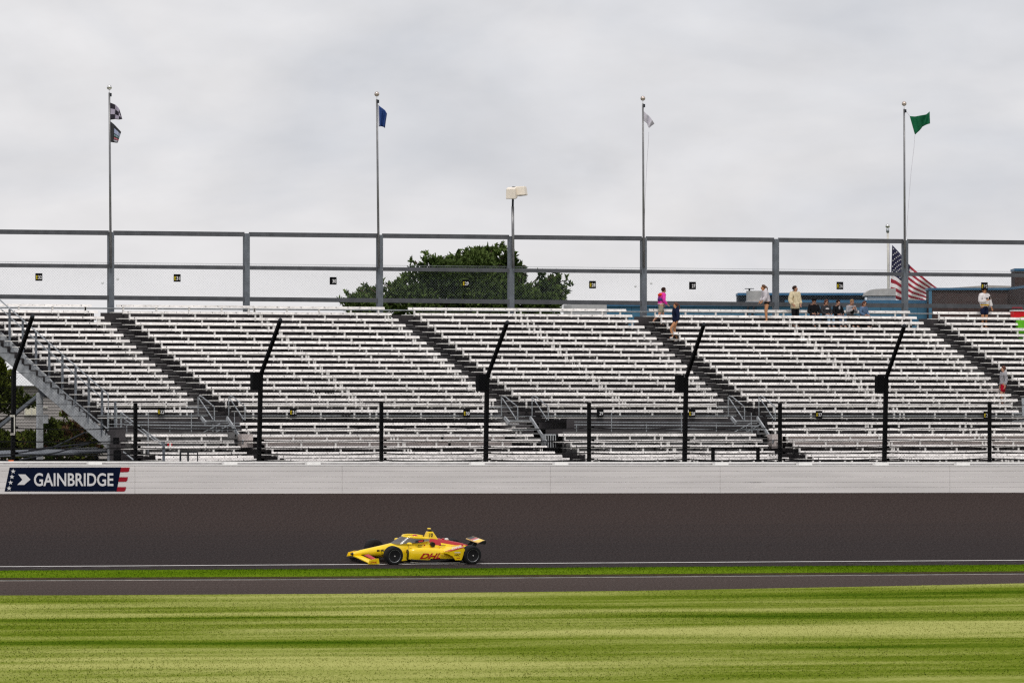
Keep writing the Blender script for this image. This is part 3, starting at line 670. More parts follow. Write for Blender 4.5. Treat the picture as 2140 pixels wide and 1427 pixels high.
p = P(22.5, 964, FV - .12); tag(MB().box(p.x - .09, p.x + .09, p.y - .05, p.y + .05, p.z - .12, p.z + .05).build('warning_lamp', 'orange_lamp'), 'small orange lamp on the wall at the foot of the leftmost post', 'lamp')

# ------------------------------------------------------------------ flagpoles, flags, speaker pole
def flagpole(xt, yt, xb, lab, ball='gold_ball', v=RV - .12, yb=560, rtop=.038):
    top = P(xt, yt + 12, v); bot = P(xb, yb, v); t = thing('flagpole', lab, 'flagpole', bot, 'flagpoles on the rear fence')
    MB().tube([bot, bot.lerp(top, .5), top], .052, 8, r1=rtop).build('pole', 'pole_grey', t, smooth=True)
    c = P(xt, yt + 1, v); MB().tube([top, c], .02).build('spindle', 'chrome', t)
    MB().ball(c, .105, 14, 10).build('ball', ball, t, smooth=True)
    MB().box(top.x - .01, top.x + .08, top.y - .06, top.y + .02, top.z - .16, top.z - .02).build('pulley', 'dark_metal', t)
    return t
flagpole(228.5, 182, 231.5, 'leftmost flagpole carrying the checkered flag', 'chrome')
flagpole(787.5, 196, 791.5, 'flagpole carrying the blue flag')
flagpole(1343.5, 205, 1345.5, 'flagpole carrying the white flag')
flagpole(1889.5, 216, 1891, 'rightmost flagpole carrying the green flag')
def flag(name, lab, m, top, bot, v, nx=14, ny=12, amp=.07, waves=2.2, folds=0., uvmat=None, par=None):
    """cloth between the photo outlines top and bot (pixel polylines from hoist to fly), hung at depth v with ripples"""
    def at(pl, k):
        k *= len(pl) - 1; i = min(int(k), len(pl) - 2); f = k - i
        f = f; return (pl[i][0] + (pl[i + 1][0] - pl[i][0]) * f, pl[i][1] + (pl[i + 1][1] - pl[i][1]) * f)
    vs = []; uv = []
    for j in range(ny + 1):
        for i in range(nx + 1):
            a, b = at(top, i / nx), at(bot, i / nx); k = j / ny; x = a[0] + (b[0] - a[0]) * k; y = a[1] + (b[1] - a[1]) * k
            rip = amp * math.sin(waves * 6.28 * (i / nx) + k * 2.2) * min(1, i / nx * 3)
            vs.append(P(x, y, v + rip)); uv.append((i / nx, 1 - k))
    fs = [(j * (nx + 1) + i, j * (nx + 1) + i + 1, (j + 1) * (nx + 1) + i + 1, (j + 1) * (nx + 1) + i) for j in range(ny) for i in range(nx)]
    me = bpy.data.meshes.new(name); me.from_pydata(vs, [], fs); me.materials.append(MATS[m])
    l = me.uv_layers.new(name='UVMap')
    for lp in me.loops: l.data[lp.index].uv = uv[lp.vertex_index]
    me.polygons.foreach_set('use_smooth', [True] * len(me.polygons))
    o = link(name, me); so_ = o.modifiers.new('thick', 'SOLIDIFY'); so_.thickness = .006
    return tag(o, lab, 'flag')
def uv_mat(name, fn):
    m = bpy.data.materials.new(name); m.use_nodes = True; t = m.node_tree; b = t.nodes['Principled BSDF']; b.inputs['Roughness'].default_value = .75
    u = N(t, 'ShaderNodeUVMap'); fn(t, u, b); MATS[name] = m
def chk(t, u, b):
    mpn = N(t, 'ShaderNodeMapping'); mpn.inputs['Scale'].default_value = (3, 3, 0); c = N(t, 'ShaderNodeTexChecker'); c.inputs['Scale'].default_value = 1
    c.inputs[1].default_value = (.40, .36, .46, 1); c.inputs[2].default_value = (.012, .008, .02, 1)
    mpn.inputs['Location'].default_value = (.001, .001, .5)
    t.links.new(u.outputs[0], mpn.inputs[0]); t.links.new(mpn.outputs[0], c.inputs[0]); t.links.new(c.outputs[0], b.inputs['Base Color'])
uv_mat('flag_checks', chk)
def ramp_const(t, src, b, stops):
    r = N(t, 'ShaderNodeValToRGB'); r.color_ramp.interpolation = 'CONSTANT'; el = r.color_ramp.elements
    el[0].position = stops[0][0]; el[0].color = (*stops[0][1], 1); el[1].position = stops[1][0]; el[1].color = (*stops[1][1], 1)
    for p, c in stops[2:]: q = el.new(p); q.color = (*c, 1)
    t.links.new(src, r.inputs[0]); return r.outputs[0]
def emb(t, u, b):
    s = N(t, 'ShaderNodeSeparateXYZ'); t.links.new(u.outputs[0], s.inputs[0])
    c = ramp_const(t, s.outputs['Y'], b, [(0, (.02, .02, .025)), (.06, (.45, .45, .5)), (.16, (.03, .03, .05)), (.2, (.5, .16, .2)), (.3, (.02, .03, .03)), (.38, (.2, .32, .34)), (.48, (.03, .03, .06)), (.53, (.38, .42, .58)), (.8, (.02, .02, .025))])
    g = N(t, 'ShaderNodeMath', operation='GREATER_THAN'); g.inputs[1].default_value = .42; t.links.new(s.outputs['X'], g.inputs[0])
    mx = N(t, 'ShaderNodeMix', data_type='RGBA'); mx.inputs[6].default_value = (.03, .03, .035, 1); t.links.new(g.outputs[0], mx.inputs[0]); t.links.new(c, mx.inputs[7]); t.links.new(mx.outputs[2], b.inputs['Base Color'])
uv_mat('flag_emblem', emb)
def bl(t, u, b):
    s = N(t, 'ShaderNodeSeparateXYZ'); t.links.new(u.outputs[0], s.inputs[0]); t.links.new(ramp_const(t, s.outputs['X'], b, [(0, (.5, .5, .58)), (.1, (.008, .045, .2))]), b.inputs['Base Color'])
uv_mat('flag_blue_h', bl)
GV = RV - .12
flag('checkered_flag', 'black and white checkered flag, the upper flag on the leftmost pole', 'flag_checks', [(230.5, 215), (241, 219), (249, 227), (255.5, 248.5)], [(230, 251), (240, 249.5), (248, 250.5), (255.8, 249.5)], GV)
flag('emblem_flag', 'dark flag with a striped emblem, the lower flag on the leftmost pole', 'flag_emblem', [(229.5, 253), (236, 258), (245, 267), (253, 276)], [(229.5, 297), (236, 298), (243, 299), (246.5, 298.5)], GV)
flag('blue_flag', 'dark blue flag hanging on the second pole from the left', 'flag_blue_h', [(789.5, 219), (797, 225), (805, 231), (808.5, 238)], [(791.5, 265), (797, 264.5), (802, 266), (804.5, 268.5)], GV, amp=.1)
flag('white_flag', 'small pale white flag hanging limp on the third pole', 'flag_white', [(1345.5, 233), (1352, 239), (1360, 246), (1367.5, 259)], [(1345.5, 253), (1352, 258), (1356, 268), (1361, 264)], GV, amp=.1)
flag('green_flag', 'bright green flag flying out on the rightmost pole', 'flag_green', [(1901, 243), (1912, 244), (1922, 242), (1936, 239.5), (1943, 233.5)], [(1912, 282), (1922, 273), (1928, 265), (1936, 261), (1943.5, 258.5)], GV, amp=.13, waves=1.6)
def rope(label, pts): tag(MB().tube([P(x, y, GV - .02) for x, y in pts], .008, 4).build('halyard', 'flag_white'), label, 'rope', 'halyard ropes')
rope('thin halyard rope hanging below the white flag', [(1356, 276), (1355, 300), (1352, 340), (1348, 420), (1347, 470)])
rope('thin halyard rope hanging below the green flag', [(1912, 283), (1910, 310), (1904, 360), (1897, 450), (1894, 495)])
rope('short rope tying the green flag to its pole', [(1892, 229), (1896, 236), (1901, 243)])
# speaker pole
sp = thing('speaker_pole', 'slim pole with two cream loudspeaker boxes above the evergreen tree', 'speaker pole', P(1072, 498, GV), None)
MB().tube([P(1072.5, 560, GV), P(1071.5, 432, GV)], .06, 8).build('pole', 'pole_grey', sp, smooth=True)
MB().tube([P(1071.5, 432, GV), P(1072.5, 390, GV)], .045, 8).build('pole_top', 'dark_metal', sp, smooth=True)
def speaker(x0, x1, y0, y1, rot, tilt):
    c = P((x0 + x1) / 2, (y0 + y1) / 2, GV - .15); w2, h2, d2 = .22, (y1 - y0) / 2 / 50, .2; mb = MB()
    mb.hexa([(-w2 * .95, -d2, -h2), (w2 * .95, -d2, -h2), (w2, d2, -h2 * .9), (-w2, d2, -h2 * .9), (-w2 * .85, -d2 * .9, h2 * .85), (w2 * .85, -d2 * .9, h2 * .85), (w2 * .9, d2, h2), (-w2 * .9, d2, h2)])
    M = Matrix.Translation(c) @ Matrix.Rotation(rot, 4, 'Z') @ Matrix.Rotation(tilt, 4, 'X'); mb.v = [tuple(M @ Vector(p)) for p in mb.v]
    o = mb.build('loudspeaker', 'speaker_cream', sp); bv = o.modifiers.new('b', 'BEVEL'); bv.width = .025; bv.segments = 2
    mb = MB(); mb.box(-w2 * .9, w2 * .9, -d2 * .8, d2 * .8, -h2 * 1.04, -h2 * .985); mb.v = [tuple(M @ Vector(p)) for p in mb.v]; mb.build('grille', 'beige_unit', o)
speaker(1058, 1080, 392, 415, R(-38), R(8)); speaker(1083, 1097, 389, 409, R(48), R(-6))
for y in (391, 400, 405): MB().tube([P(1072, y, GV), P(1085, y + 1, GV)], .02).build('bracket', 'dark_metal', sp)

# national flag on its own pole behind the stand
NV = 322.
np_ = thing('flagpole', 'cream flagpole with silver ball carrying the striped national flag behind the stand', 'flagpole', P(1857, 800, NV))
b0 = P(1857.5, 640, NV); np_.location = (b0.x, NV, 2.0); W[np_.name] = Matrix.Translation((b0.x, NV, 2.0))
MB().tube([(b0.x, NV, 2.0), P(1856.5, 560, NV), P(1855.3, 480, NV)], .07, 8, r1=.06).build('pole', 'pole_cream', np_, smooth=True)
MB().tube([P(1855.2, 486, NV), P(1855, 478, NV)], .085, 8).build('collar', 'galv', np_, smooth=True)
MB().ball(P(1855, 472.5, NV), .125, 14, 10).build('ball', 'chrome', np_, smooth=True)
MB().tube([P(1859, 500, NV - .1), P(1859.5, 600, NV - .1)], .016, 4).build('halyard', 'flag_white', np_)
def usf(t, u, b):
    s = N(t, 'ShaderNodeSeparateXYZ'); t.links.new(u.outputs[0], s.inputs[0])
    a = N(t, 'ShaderNodeMath', operation='MULTIPLY'); a.inputs[1].default_value = 6.5; t.links.new(s.outputs['Y'], a.inputs[0])
    f = N(t, 'ShaderNodeMath', operation='FRACT'); t.links.new(a.outputs[0], f.inputs[0]); l = N(t, 'ShaderNodeMath', operation='LESS_THAN'); l.inputs[1].default_value = .5; t.links.new(f.outputs[0], l.inputs[0])
    mx = N(t, 'ShaderNodeMix', data_type='RGBA'); mx.inputs[6].default_value = (.78, .74, .75, 1); mx.inputs[7].default_value = (.31, .003, .022, 1); t.links.new(l.outputs[0], mx.inputs[0])
    cx = N(t, 'ShaderNodeMath', operation='LESS_THAN'); cx.inputs[1].default_value = .46; t.links.new(s.outputs['X'], cx.inputs[0])
    cy = N(t, 'ShaderNodeMath', operation='GREATER_THAN'); cy.inputs[1].default_value = .4615; t.links.new(s.outputs['Y'], cy.inputs[0])
    an = N(t, 'ShaderNodeMath', operation='MULTIPLY'); t.links.new(cx.outputs[0], an.inputs[0]); t.links.new(cy.outputs[0], an.inputs[1])
    m2 = N(t, 'ShaderNodeMix', data_type='RGBA'); m2.inputs[7].default_value = (.008, .008, .045, 1); t.links.new(an.outputs[0], m2.inputs[0]); t.links.new(mx.outputs[2], m2.inputs[6]); t.links.new(m2.outputs[2], b.inputs['Base Color'])
uv_mat('flag_national', usf)
ftop = [(1864.5, 512), (1880, 528.5), (1893, 546), (1905, 558), (1922, 573), (1943, 590), (1960, 603)]
fbot = [(1860, 626), (1870, 624), (1880, 627), (1890, 629), (1900, 632), (1922, 634), (1941, 640)]
fo = flag('national_flag', 'striped red and white flag with starred blue corner drooping behind the stand', 'flag_national', ftop, fbot, NV - .05, 24, 16, amp=.28, waves=2.4)
def fpt(a, k):
    f = a * 6; i = min(int(f), 5); f -= i; x0 = ftop[i][0] + (ftop[i + 1][0] - ftop[i][0]) * f; y0 = ftop[i][1] + (ftop[i + 1][1] - ftop[i][1]) * f
    x1 = fbot[i][0] + (fbot[i + 1][0] - fbot[i][0]) * f; y1 = fbot[i][1] + (fbot[i + 1][1] - fbot[i][1]) * f
    return P(x0 + (x1 - x0) * k, y0 + (y1 - y0) * k, NV - .05 + .28 * math.sin(2.4 * 6.28 * a + k * 2.2) * min(1, a * 3) - .05)
for j in range(9):
    for i in range(6 if j % 2 == 0 else 5):
        a = .035 + (i + (0 if j % 2 == 0 else .5)) * .072; k = (.045 + j * .055)
        c = fpt(a, k); MB().slab([c + Vector((.048 * (1 if q % 2 == 0 else .42) * math.sin(q * .628), 0, .048 * (1 if q % 2 == 0 else .42) * math.cos(q * .628))) for q in range(10)], (0, .01, 0)).build('star', 'paint_white', fo)

# ------------------------------------------------------------------ access staircase at the left
st = thing('access_staircase', 'grey metal access staircase with pipe handrails climbing the left side of the stand', 'staircase', (U(228, vk(19.5)), vk(19.5), 2.05))
def SQ(x, y): return P(x, y, vk(3.3 + x / 14.5))
nearL = [(-60, 632, 700), (240, 908, 958)]
def strg(name, pts, dv, m, th=.05):
    q = [SQ(x, y) + Vector((0, dv, 0)) for x, y in pts]; MB().slab(q, (th, 0, 0)).build(name, m, st)
strg('stringer', [(-60, 636), (0, 693), (228, 911), (230, 935), (222, 935), (0, 744), (-60, 690)], 0, 'galv_flat')
q = Vector((1.35, 0, 0))
mb = MB(); mb.slab([SQ(x, y) + q for x, y in [(-60, 650), (0, 703), (228, 915), (230, 935), (0, 744), (-60, 690)]], (.05, 0, 0)).build('stringer', 'galv_flat', st)
for i in range(22):
    x = -40 + i * 12.2; p = SQ(x, 730 + x * .965); MB().box(p.x + .05, p.x + 1.35, p.y - .14, p.y + .14, p.z - .02, p.z + .02).build('step', 'tread', st)
def rail(pts, off, r=.028, name='handrail', m='galv'): MB().tube([SQ(x, y) + Vector((off, 0, 0)) for x, y in pts], r).build(name, m, st)
rail([(-60, 572), (8, 634), (226, 824), (227, 895)], 0); rail([(-60, 590), (8, 651), (214, 832)], 0, .022)
rail([(-60, 650), (0, 707), (226, 897)], 0, .03); rail([(-60, 665), (0, 718), (222, 908)], 0, .02)
for i in range(9):
    x = 20 + i * 27.6; yt = 646 + (x - 20) * .875; yb = 733 + (x - 20) * .92
    a, b = SQ(x, yt), SQ(x, yb); MB().bar(b, a, .075, .075, Vector((0, 1, 0))).build('baluster', 'steel', st)
    c = SQ(x + 8, yb - 8); MB().box(c.x - .02, c.x + .13, c.y - .03, c.y + .03, c.z - .1, c.z + .1).build('bracket_plate', 'dark_metal', st)
for x, y0, wd in ((83, 820, .22), (232, 912, .22)):
    a = SQ(x, y0); MB().box(a.x - wd / 2, a.x + wd / 2, a.y - .1, a.y + .1, 2.05, a.z).build('support_column', 'galv_flat', st)
p = SQ(83, 824); MB().bar(p, SQ(-40, 922) + Vector((0, 0, 0)), .1, .14).build('diagonal_brace', 'steel', st)
MB().bar(SQ(83, 815), SQ(96, 828), .14, .1).build('bracket_head', 'dark_metal', st)
p = SQ(98, 866); MB().box(p.x - .12, p.x + .06, p.y, p.y + .1, p.z - .35, p.z).build('junction_box', 'galv_flat', st)
# lower landing gate with pipes
ld = thing('landing_rail', 'grey pipe landing rail beside the lower left bench rows', 'railing', P(262, 950, vk(22)))
MB().tube([P(252, 861, vk(20)), P(309, 905, vk(21.6)), P(343, 928, vk(22.6))], .028).build('handrail', 'galv', ld)
MB().tube([P(256, 872, vk(20)), P(296, 902, vk(21.4)), P(338, 929, vk(22.6))], .022).build('handrail', 'galv', ld)
MB().tube([P(258, 944, vk(24)), P(282, 963, vk(25))], .03).build('handrail', 'galv', ld)
for x, y0, y1, k in ((243, 852, 905, 20), (253, 862, 905, 20), (309, 905, 966, 22), (343, 924, 966, 22.6), (226, 862, 900, 20)):
    MB().bar(P(x, y1, vk(k)), P(x, y0, vk(k)), .06, .06, Vector((0, 1, 0))).build('post', 'galv', ld)
for y in (871, 886, 893): MB().tube([P(225, y, vk(20.3)), P(262, y + .5, vk(20.3))], .015).build('rail', 'galv', ld)
MB().box(U(243, vk(22)), U(262, vk(22)), vk(22), vk(21), 2.05, Zat(245, 893, vk(21.5))).build('landing', 'deck', ld)
p = P(245, 955, vk(23)); tag(MB().tube([(p.x, p.y, 2.1), (p.x, p.y, Zat(245, 940, vk(23)))], .15, 12).build('dark_bin', 'black', smooth=False), 'black cylindrical bin beside the stair column at lower left', 'bin')
p = P(243, 921, vk(22.5)); tag(MB().box(p.x - .1, p.x + .12, p.y, p.y + .1, p.z - .13, p.z + .13).build('dark_box', 'black'), 'small dark box above the black bin at lower left', 'box')
for x, y, c, lab in ((355, 914, 'red_plastic', 'upper red panel behind the lower left benches'), (355, 927, 'red_plastic', 'lower red panel behind the lower left benches'), (368.5, 914, 'black', 'black panel right of the red panels behind the lower left benches'), (395, 914, 'black', 'narrow black panel behind the lower left benches')):
    p = P(x, y, vk(21.0) if y < 920 else vk(22.1)); tag(MB().box(p.x - .1, p.x + .1, p.y, p.y + .02, p.z - .16, p.z + .1).build('coloured_panel', c), lab, 'panel', 'small panels behind the lower left benches')
t = thing('steel_barricade', 'rusty grey steel barricade in front of the lower left benches', 'barricade', P(390, 965, vk(27.6)))
for x in (377, 393, 413): MB().bar(P(x, 972, vk(27.6)), P(x, 944 if x < 410 else 945, vk(27.6)), .06 if x < 410 else .03, .05, Vector((0, 1, 0))).build('post', 'dark_metal', t)
MB().tube([P(377, 944.5, vk(27.6)), P(413, 945, vk(27.6))], .02).build('rail', 'dark_metal', t)
MB().bar(P(342, 972, vk(27.6)), P(342, 924, vk(27.6)), .09, .06, Vector((0, 1, 0))).build('post', 'steel', t)

# ------------------------------------------------------------------ background buildings
hb = thing('brick_house', 'grey sided building with pale window behind the left staircase', 'building', (U(60, 276), 276, 2.0))
HV = 276.
ua, ub = U(-260, HV), U(236, HV); zt_ = Zat(60, 806, HV)
nrow = 34; hgt = (zt_ - 2.0) / nrow
for i in range(nrow):
    # courses of siding blocks, each a plank of its own
    MB().hexa([(ua, HV - .03, 2 + hgt * i), (ub, HV - .03, 2 + hgt * i), (ub, HV + .1, 2 + hgt * i), (ua, HV + .1, 2 + hgt * i), (ua, HV, 2 + hgt * (i + .93)), (ub, HV, 2 + hgt * (i + .93)), (ub, HV + .1, 2 + hgt * (i + .93)), (ua, HV + .1, 2 + hgt * (i + .93))]).build('siding_plank', 'siding', hb)
MB().box(ua, ub, HV + .1, HV + 7, 2, zt_).build('wall', 'siding', hb)
def rect(par, name, m, x0, y0, x1, y1, v, th=.04):
    a, b = P(x0, y1, v), P(x1, y0, v); return MB().box(a.x, b.x, v - th, v, a.z, b.z).build(name, m, par)
wn = rect(hb, 'window', 'pole_cream', 50, 848, 80, 868, HV - .05, .05); rect(wn, 'pane', 'window_pale', 53, 850, 65, 866, HV - .101, .01); rect(wn, 'pane', 'window_pale', 67.5, 850, 78, 866, HV - .101, .01)
rect(hb, 'vent', 'pole_cream', 88, 849.5, 99, 852, HV - .05)
rect(hb, 'dark_opening', 'dark_metal', 45, 900, 80, 930, HV - .04, .01)
a, b = P(-40, 806, HV - .3), P(62, 782, HV - .3)
MB().hexa([(ua - .3, HV - .4, zt_), (ub - 2.2, HV - .4, zt_), (ub - 2.2, HV + 7.4, zt_), (ua - .3, HV + 7.4, zt_), (ua - .3, HV - .1, zt_ + .42), (ub - 2.4, HV - .1, zt_ + .42), (ub - 2.4, HV + 7.4, zt_ + .42), (ua - .3, HV + 7.4, zt_ + .42)]).build('roof', 'white_panel', hb)
sr = thing('shelter_roof', 'long low dark shelter roof above the barrier at lower left', 'shelter', (U(100, 246), 246, 2.05))
a, b = P(-200, 958, 246), P(231, 943, 246)
MB().hexa([(a.x, 246, a.z - .06), (b.x, 246, b.z - .06), (b.x, 247.5, b.z + .08), (a.x, 247.5, a.z + .08), (a.x, 246, a.z + .02), (b.x, 246, b.z + .02), (b.x, 247.5, b.z + .16), (a.x, 247.5, a.z + .16)]).build('roof_edge', 'steel', sr)
MB().box(a.x, b.x, 246.1, 246.15, 2.05, a.z - .05).build('dark_panel', 'roof_dark', sr)
for x in (15, 47, 92, 135, 180): 
    p = P(x, 960 - x * .035, 246.05); MB().ball(p, .045, 8, 6).build('bolt', 'beige_unit', sr, smooth=True)
for pts in ([(25, 948), (110, 935), (178, 903)], [(40, 961), (120, 945), (205, 921)], [(60, 940), (230, 921)]):
    MB().tube([P(x, y, 244) for x, y in pts], .03).build('roof_pipe', 'dark_metal', sr)
for x in (-20, 70, 200): MB().box(U(x, 246.4), U(x, 246.4) + .12, 246.4, 246.5, 2.05, Zat(x, 953, 246.4)).build('shelter_post', 'dark_metal', sr)

BV = 300.
FWD = Vector((SA, CA, 0))
def PD(x, y, d):                      # point on the pixel ray at depth d: these buildings stand square to the camera
    t = (x - CX) / F; return Vector((d * (SA + t * CA), d * (CA - t * SA), H + d * (HY - y) / F))
def block(par, name, m, x0, y0, x1, y1, d, depth, ground=None):
    a, b = PD(x0, y1, d), PD(x1, y0, d); z0 = a.z if ground is None else ground
    return MB().slab([Vector((a.x, a.y, z0)), Vector((b.x, b.y, z0)), Vector((b.x, b.y, b.z)), Vector((a.x, a.y, b.z))], FWD * depth).build(name, m, par)
bb = thing('blue_building', 'long blue steel building behind the right part of the stand', 'building', PD(1600, 990, 333) * Vector((1, 1, 0)) if False else (PD(1600, 900, 333).x, PD(1600, 900, 333).y, 2.0))
for i in range(26):
    x = 1268 + 26 * i; block(bb, 'wall_panel', 'blue_steel', x + .4, 640, x + 25.6, 700, 332.96, .04, 2.0)
block(bb, 'wall', 'blue_steel', 1268, 636.5, 1944, 700, 333, 20, 2.0)
block(bb, 'fascia', 'blue_trim', 1266, 634, 1700, 640, 332.85, .1); block(bb, 'fascia', 'blue_trim', 1700, 627, 1945, 634, 332.85, .1); block(bb, 'upper_wall', 'blue_steel', 1700, 628, 1944, 640, 332.97, 6)
block(bb, 'roof_storey', 'dark_metal', 1543, 617, 1822, 640, 340, 3); block(bb, 'storey_trim', 'blue_trim', 1542, 612, 1823, 617, 339.8, 3.3)
block(bb, 'storey_panel', 'blue_steel', 1640, 627, 1815, 634, 339.7, .2)
for x in (1590, 1665, 1740): block(bb, 'storey_post', 'roof_dark', x, 617, x + 5, 636, 339.85, .1)
for x in (1560, 1572): MB().tube([PD(x, 660, 332.8), PD(x + 1, 652, 332.8), PD(x + 4, 640, 332.8)], .06).build('pipe', 'dark_metal', bb)
rv_ = thing('roof_vent', 'round beige ventilator drum on the blue building roof', 'vent', PD(1576, 636, 336))
c = PD(1578, 628, 336); MB().tube([c - Vector((0, 0, .3)), c + Vector((0, 0, .48))], .44, 20).build('drum', 'beige_unit', rv_)
MB().tube([c + Vector((0, 0, -.12)), c + Vector((0, 0, -.04))], .5, 20).build('base_ring', 'concrete_grey', rv_)
c2 = PD(1566, 604, 336); MB().tube([c2 - Vector((0, 0, .75)), c2], .05).build('stem', 'dark_metal', rv_); MB().tube([c2, c2 + Vector((0, 0, .03))], .24, 14).build('cap', 'dark_metal', rv_)
ru = thing('roof_unit', 'rounded beige roof unit left of the national flag', 'roof unit', PD(1836, 630, 337))
MB().slab([PD(x, y, 337) for x, y in [(1808, 618), (1810, 612), (1818, 606), (1830, 604), (1872, 602.5), (1872, 618)]], FWD * 3).build('hood', 'beige_unit', ru)
block(ru, 'body', 'concrete_grey', 1814, 619.5, 1872, 640, 337.1, 3); block(ru, 'bracket', 'white_panel', 1808, 621, 1812.5, 628, 337.05, .5); block(ru, 'seam', 'roof_dark', 1809, 618, 1872, 619.5, 337.05, 2.9)
def brickwall(name, m1, m2):
    m = bpy.data.materials.new(name); m.use_nodes = True; t = m.node_tree; b = t.nodes['Principled BSDF']; b.inputs['Roughness'].default_value = .85; b.inputs['Specular IOR Level'].default_value = .15
    g = N(t, 'ShaderNodeNewGeometry'); mpn = N(t, 'ShaderNodeMapping'); mpn.inputs['Rotation'].default_value = (R(90), 0, 0)
    br = N(t, 'ShaderNodeTexBrick'); br.inputs['Scale'].default_value = 2.2; br.inputs['Color1'].default_value = (*m1, 1); br.inputs['Color2'].default_value = (*m2, 1); br.inputs['Mortar'].default_value = (.085, .068, .066, 1); br.inputs['Mortar Size'].default_value = .015
    t.links.new(g.outputs['Position'], mpn.inputs[0]); t.links.new(mpn.outputs[0], br.inputs['Vector']); t.links.new(br.outputs[0], b.inputs['Base Color']); MATS[name] = m
brickwall('brick', (.052, .034, .033), (.075, .047, .044))
kb = thing('brick_building', 'dark red brick building with blue roof trim at the right edge', 'building', (PD(2050, 900, 331).x, PD(2050, 900, 331).y, 2.0))
block(kb, 'wall', 'brick', 1942, 606, 2106, 700, 331, 2.5, 2.0); block(kb, 'roof_trim', 'blue_trim', 1940, 601.5, 2107, 606, 330.9, 2.7); block(kb, 'corner_trim', 'blue_steel', 1941, 606, 1947.5, 700, 330.94, .06)
def wing(name, m, ya0, yb0, ya1, yb1, off):
    q = [PD(2106, ya1, 331 - off), PD(2106, ya0, 331 - off), PD(2180, yb0, 322 - off), PD(2180, yb1, 322 - off)]; MB().slab([q[0], q[3], q[2], q[1]], Vector((CA, -SA, 0)) * .6 + FWD * .8).build(name, m, kb)
wing('wing_wall', 'brick', 606, 596, 700, 700, 0); wing('wing_trim', 'blue_trim', 601.5, 590.5, 606.3, 596.3, .06)
block(kb, 'tower_wall', 'brick', 2121, 566, 2260, 640, 336, 2.5); block(kb, 'tower_trim', 'blue_trim', 2120, 561, 2262, 566, 335.9, 2.7)
MB().slab([PD(x, y, 342) for x, y in [(1965, 603), (2062, 596.3), (2130, 598), (2130, 612), (1965, 612)]], FWD * 4).build('pale_roof', 'beige_unit', kb)
tr_ = thing('white_trailer', 'pale grey box trailer roof showing right of the evergreen tree', 'trailer', (U(1222, 285), 285, 2.0))
a, b = P(1195, 660, 285), P(1268, 637, 285); MB().box(a.x, b.x, 285, 285.9, 2.6, b.z).build('body', 'concrete_grey', tr_); MB().box(a.x - .02, b.x + .02, 284.97, 284.99, b.z - .5, b.z - .44).build('seam', 'galv', tr_)
for x in (a.x + .4, b.x - .4): MB().tube([(x, 285.1, 2.35), (x, 285.5, 2.35)], .35, 12).build('wheel', 'black', tr_)

# ------------------------------------------------------------------ trees
def tree(name, lab, lumps, v, depth, m, ntuft, leaf, trunk, up=.55, seed=1, extra=None):
    rg = random.Random(seed); base = P(trunk[0], 900, v); t = thing(name, lab, 'tree' if 'tree' in name else 'shrub', (base.x, v, 2.0))
    mb = MB(); tot = sum(r * r for _, _, r in lumps)
    s = F / (v / CA)
    if name == 'pine_tree': lumps = [(x - max(0, x - 1060) * .09, y + 3 + (4 if y < 600 and x < 985 else 0), max(4, r - 5)) for x, y, r in lumps]
    for x, y, r in lumps:
        c = P(x, y, v); rr = r / s; c.y += rg.uniform(-.3, .3) * depth
        for _ in range(int(ntuft * r * r / tot)):
            while True:
                d = Vector((rg.uniform(-1, 1), rg.uniform(-1, 1), rg.uniform(-1, 1)))
                if .05 < d.length < 1: break
            d = d.normalized() * (d.length ** .45)
            p = c + Vector((d.x * rr, d.y * min(rr, depth) , d.z * rr)); ax = (d + Vector((0, 0, up)) + Vector((rg.gauss(0, .3), rg.gauss(0, .3), rg.gauss(0, .3)))).normalized()
            k = leaf * rg.uniform(.6, 1.35); mi = 1 if extra and rg.random() < extra(x, y) else 0
            for q in range(11):
                e = (ax * 1.1 + Vector((rg.gauss(0, .55), rg.gauss(0, .55), rg.gauss(0, .55)))).normalized() * k * rg.uniform(.6, 1.1)
                sd_ = e.cross(Vector((rg.gauss(0, 1), rg.gauss(0, 1), rg.gauss(0, 1)))).normalized() * k * .17
                o_ = p + ax * rg.uniform(-.5, .5) * k; mb.add([o_ - sd_, o_ + sd_, o_ + e * .6 + sd_ * .9, o_ + e, o_ + e * .6 - sd_ * .9], [(0, 1, 2, 3, 4)], mi)
    mb.build('crown', [m, 'rust_leaf'], t, fix=False)
    tk = MB(); zc = P(lumps[0][0], lumps[0][1], v).z
    top = P(trunk[0] + 5, trunk[1], v); tk.tube([(base.x, v, 2.0), (base.x + .1, v, (2 + top.z) / 2), top], trunk[2], 8, r1=trunk[2] * .3)
    for x, y, r in lumps[::1]: tk.tube([Vector((base.x + .05, v, (2 + top.z) * .5)).lerp(top, rg.uniform(0, .6)), P(x, y, v)], trunk[2] * .35, 5, r1=trunk[2] * .08)
    tk.build('trunk', 'bark', t, smooth=True); return t
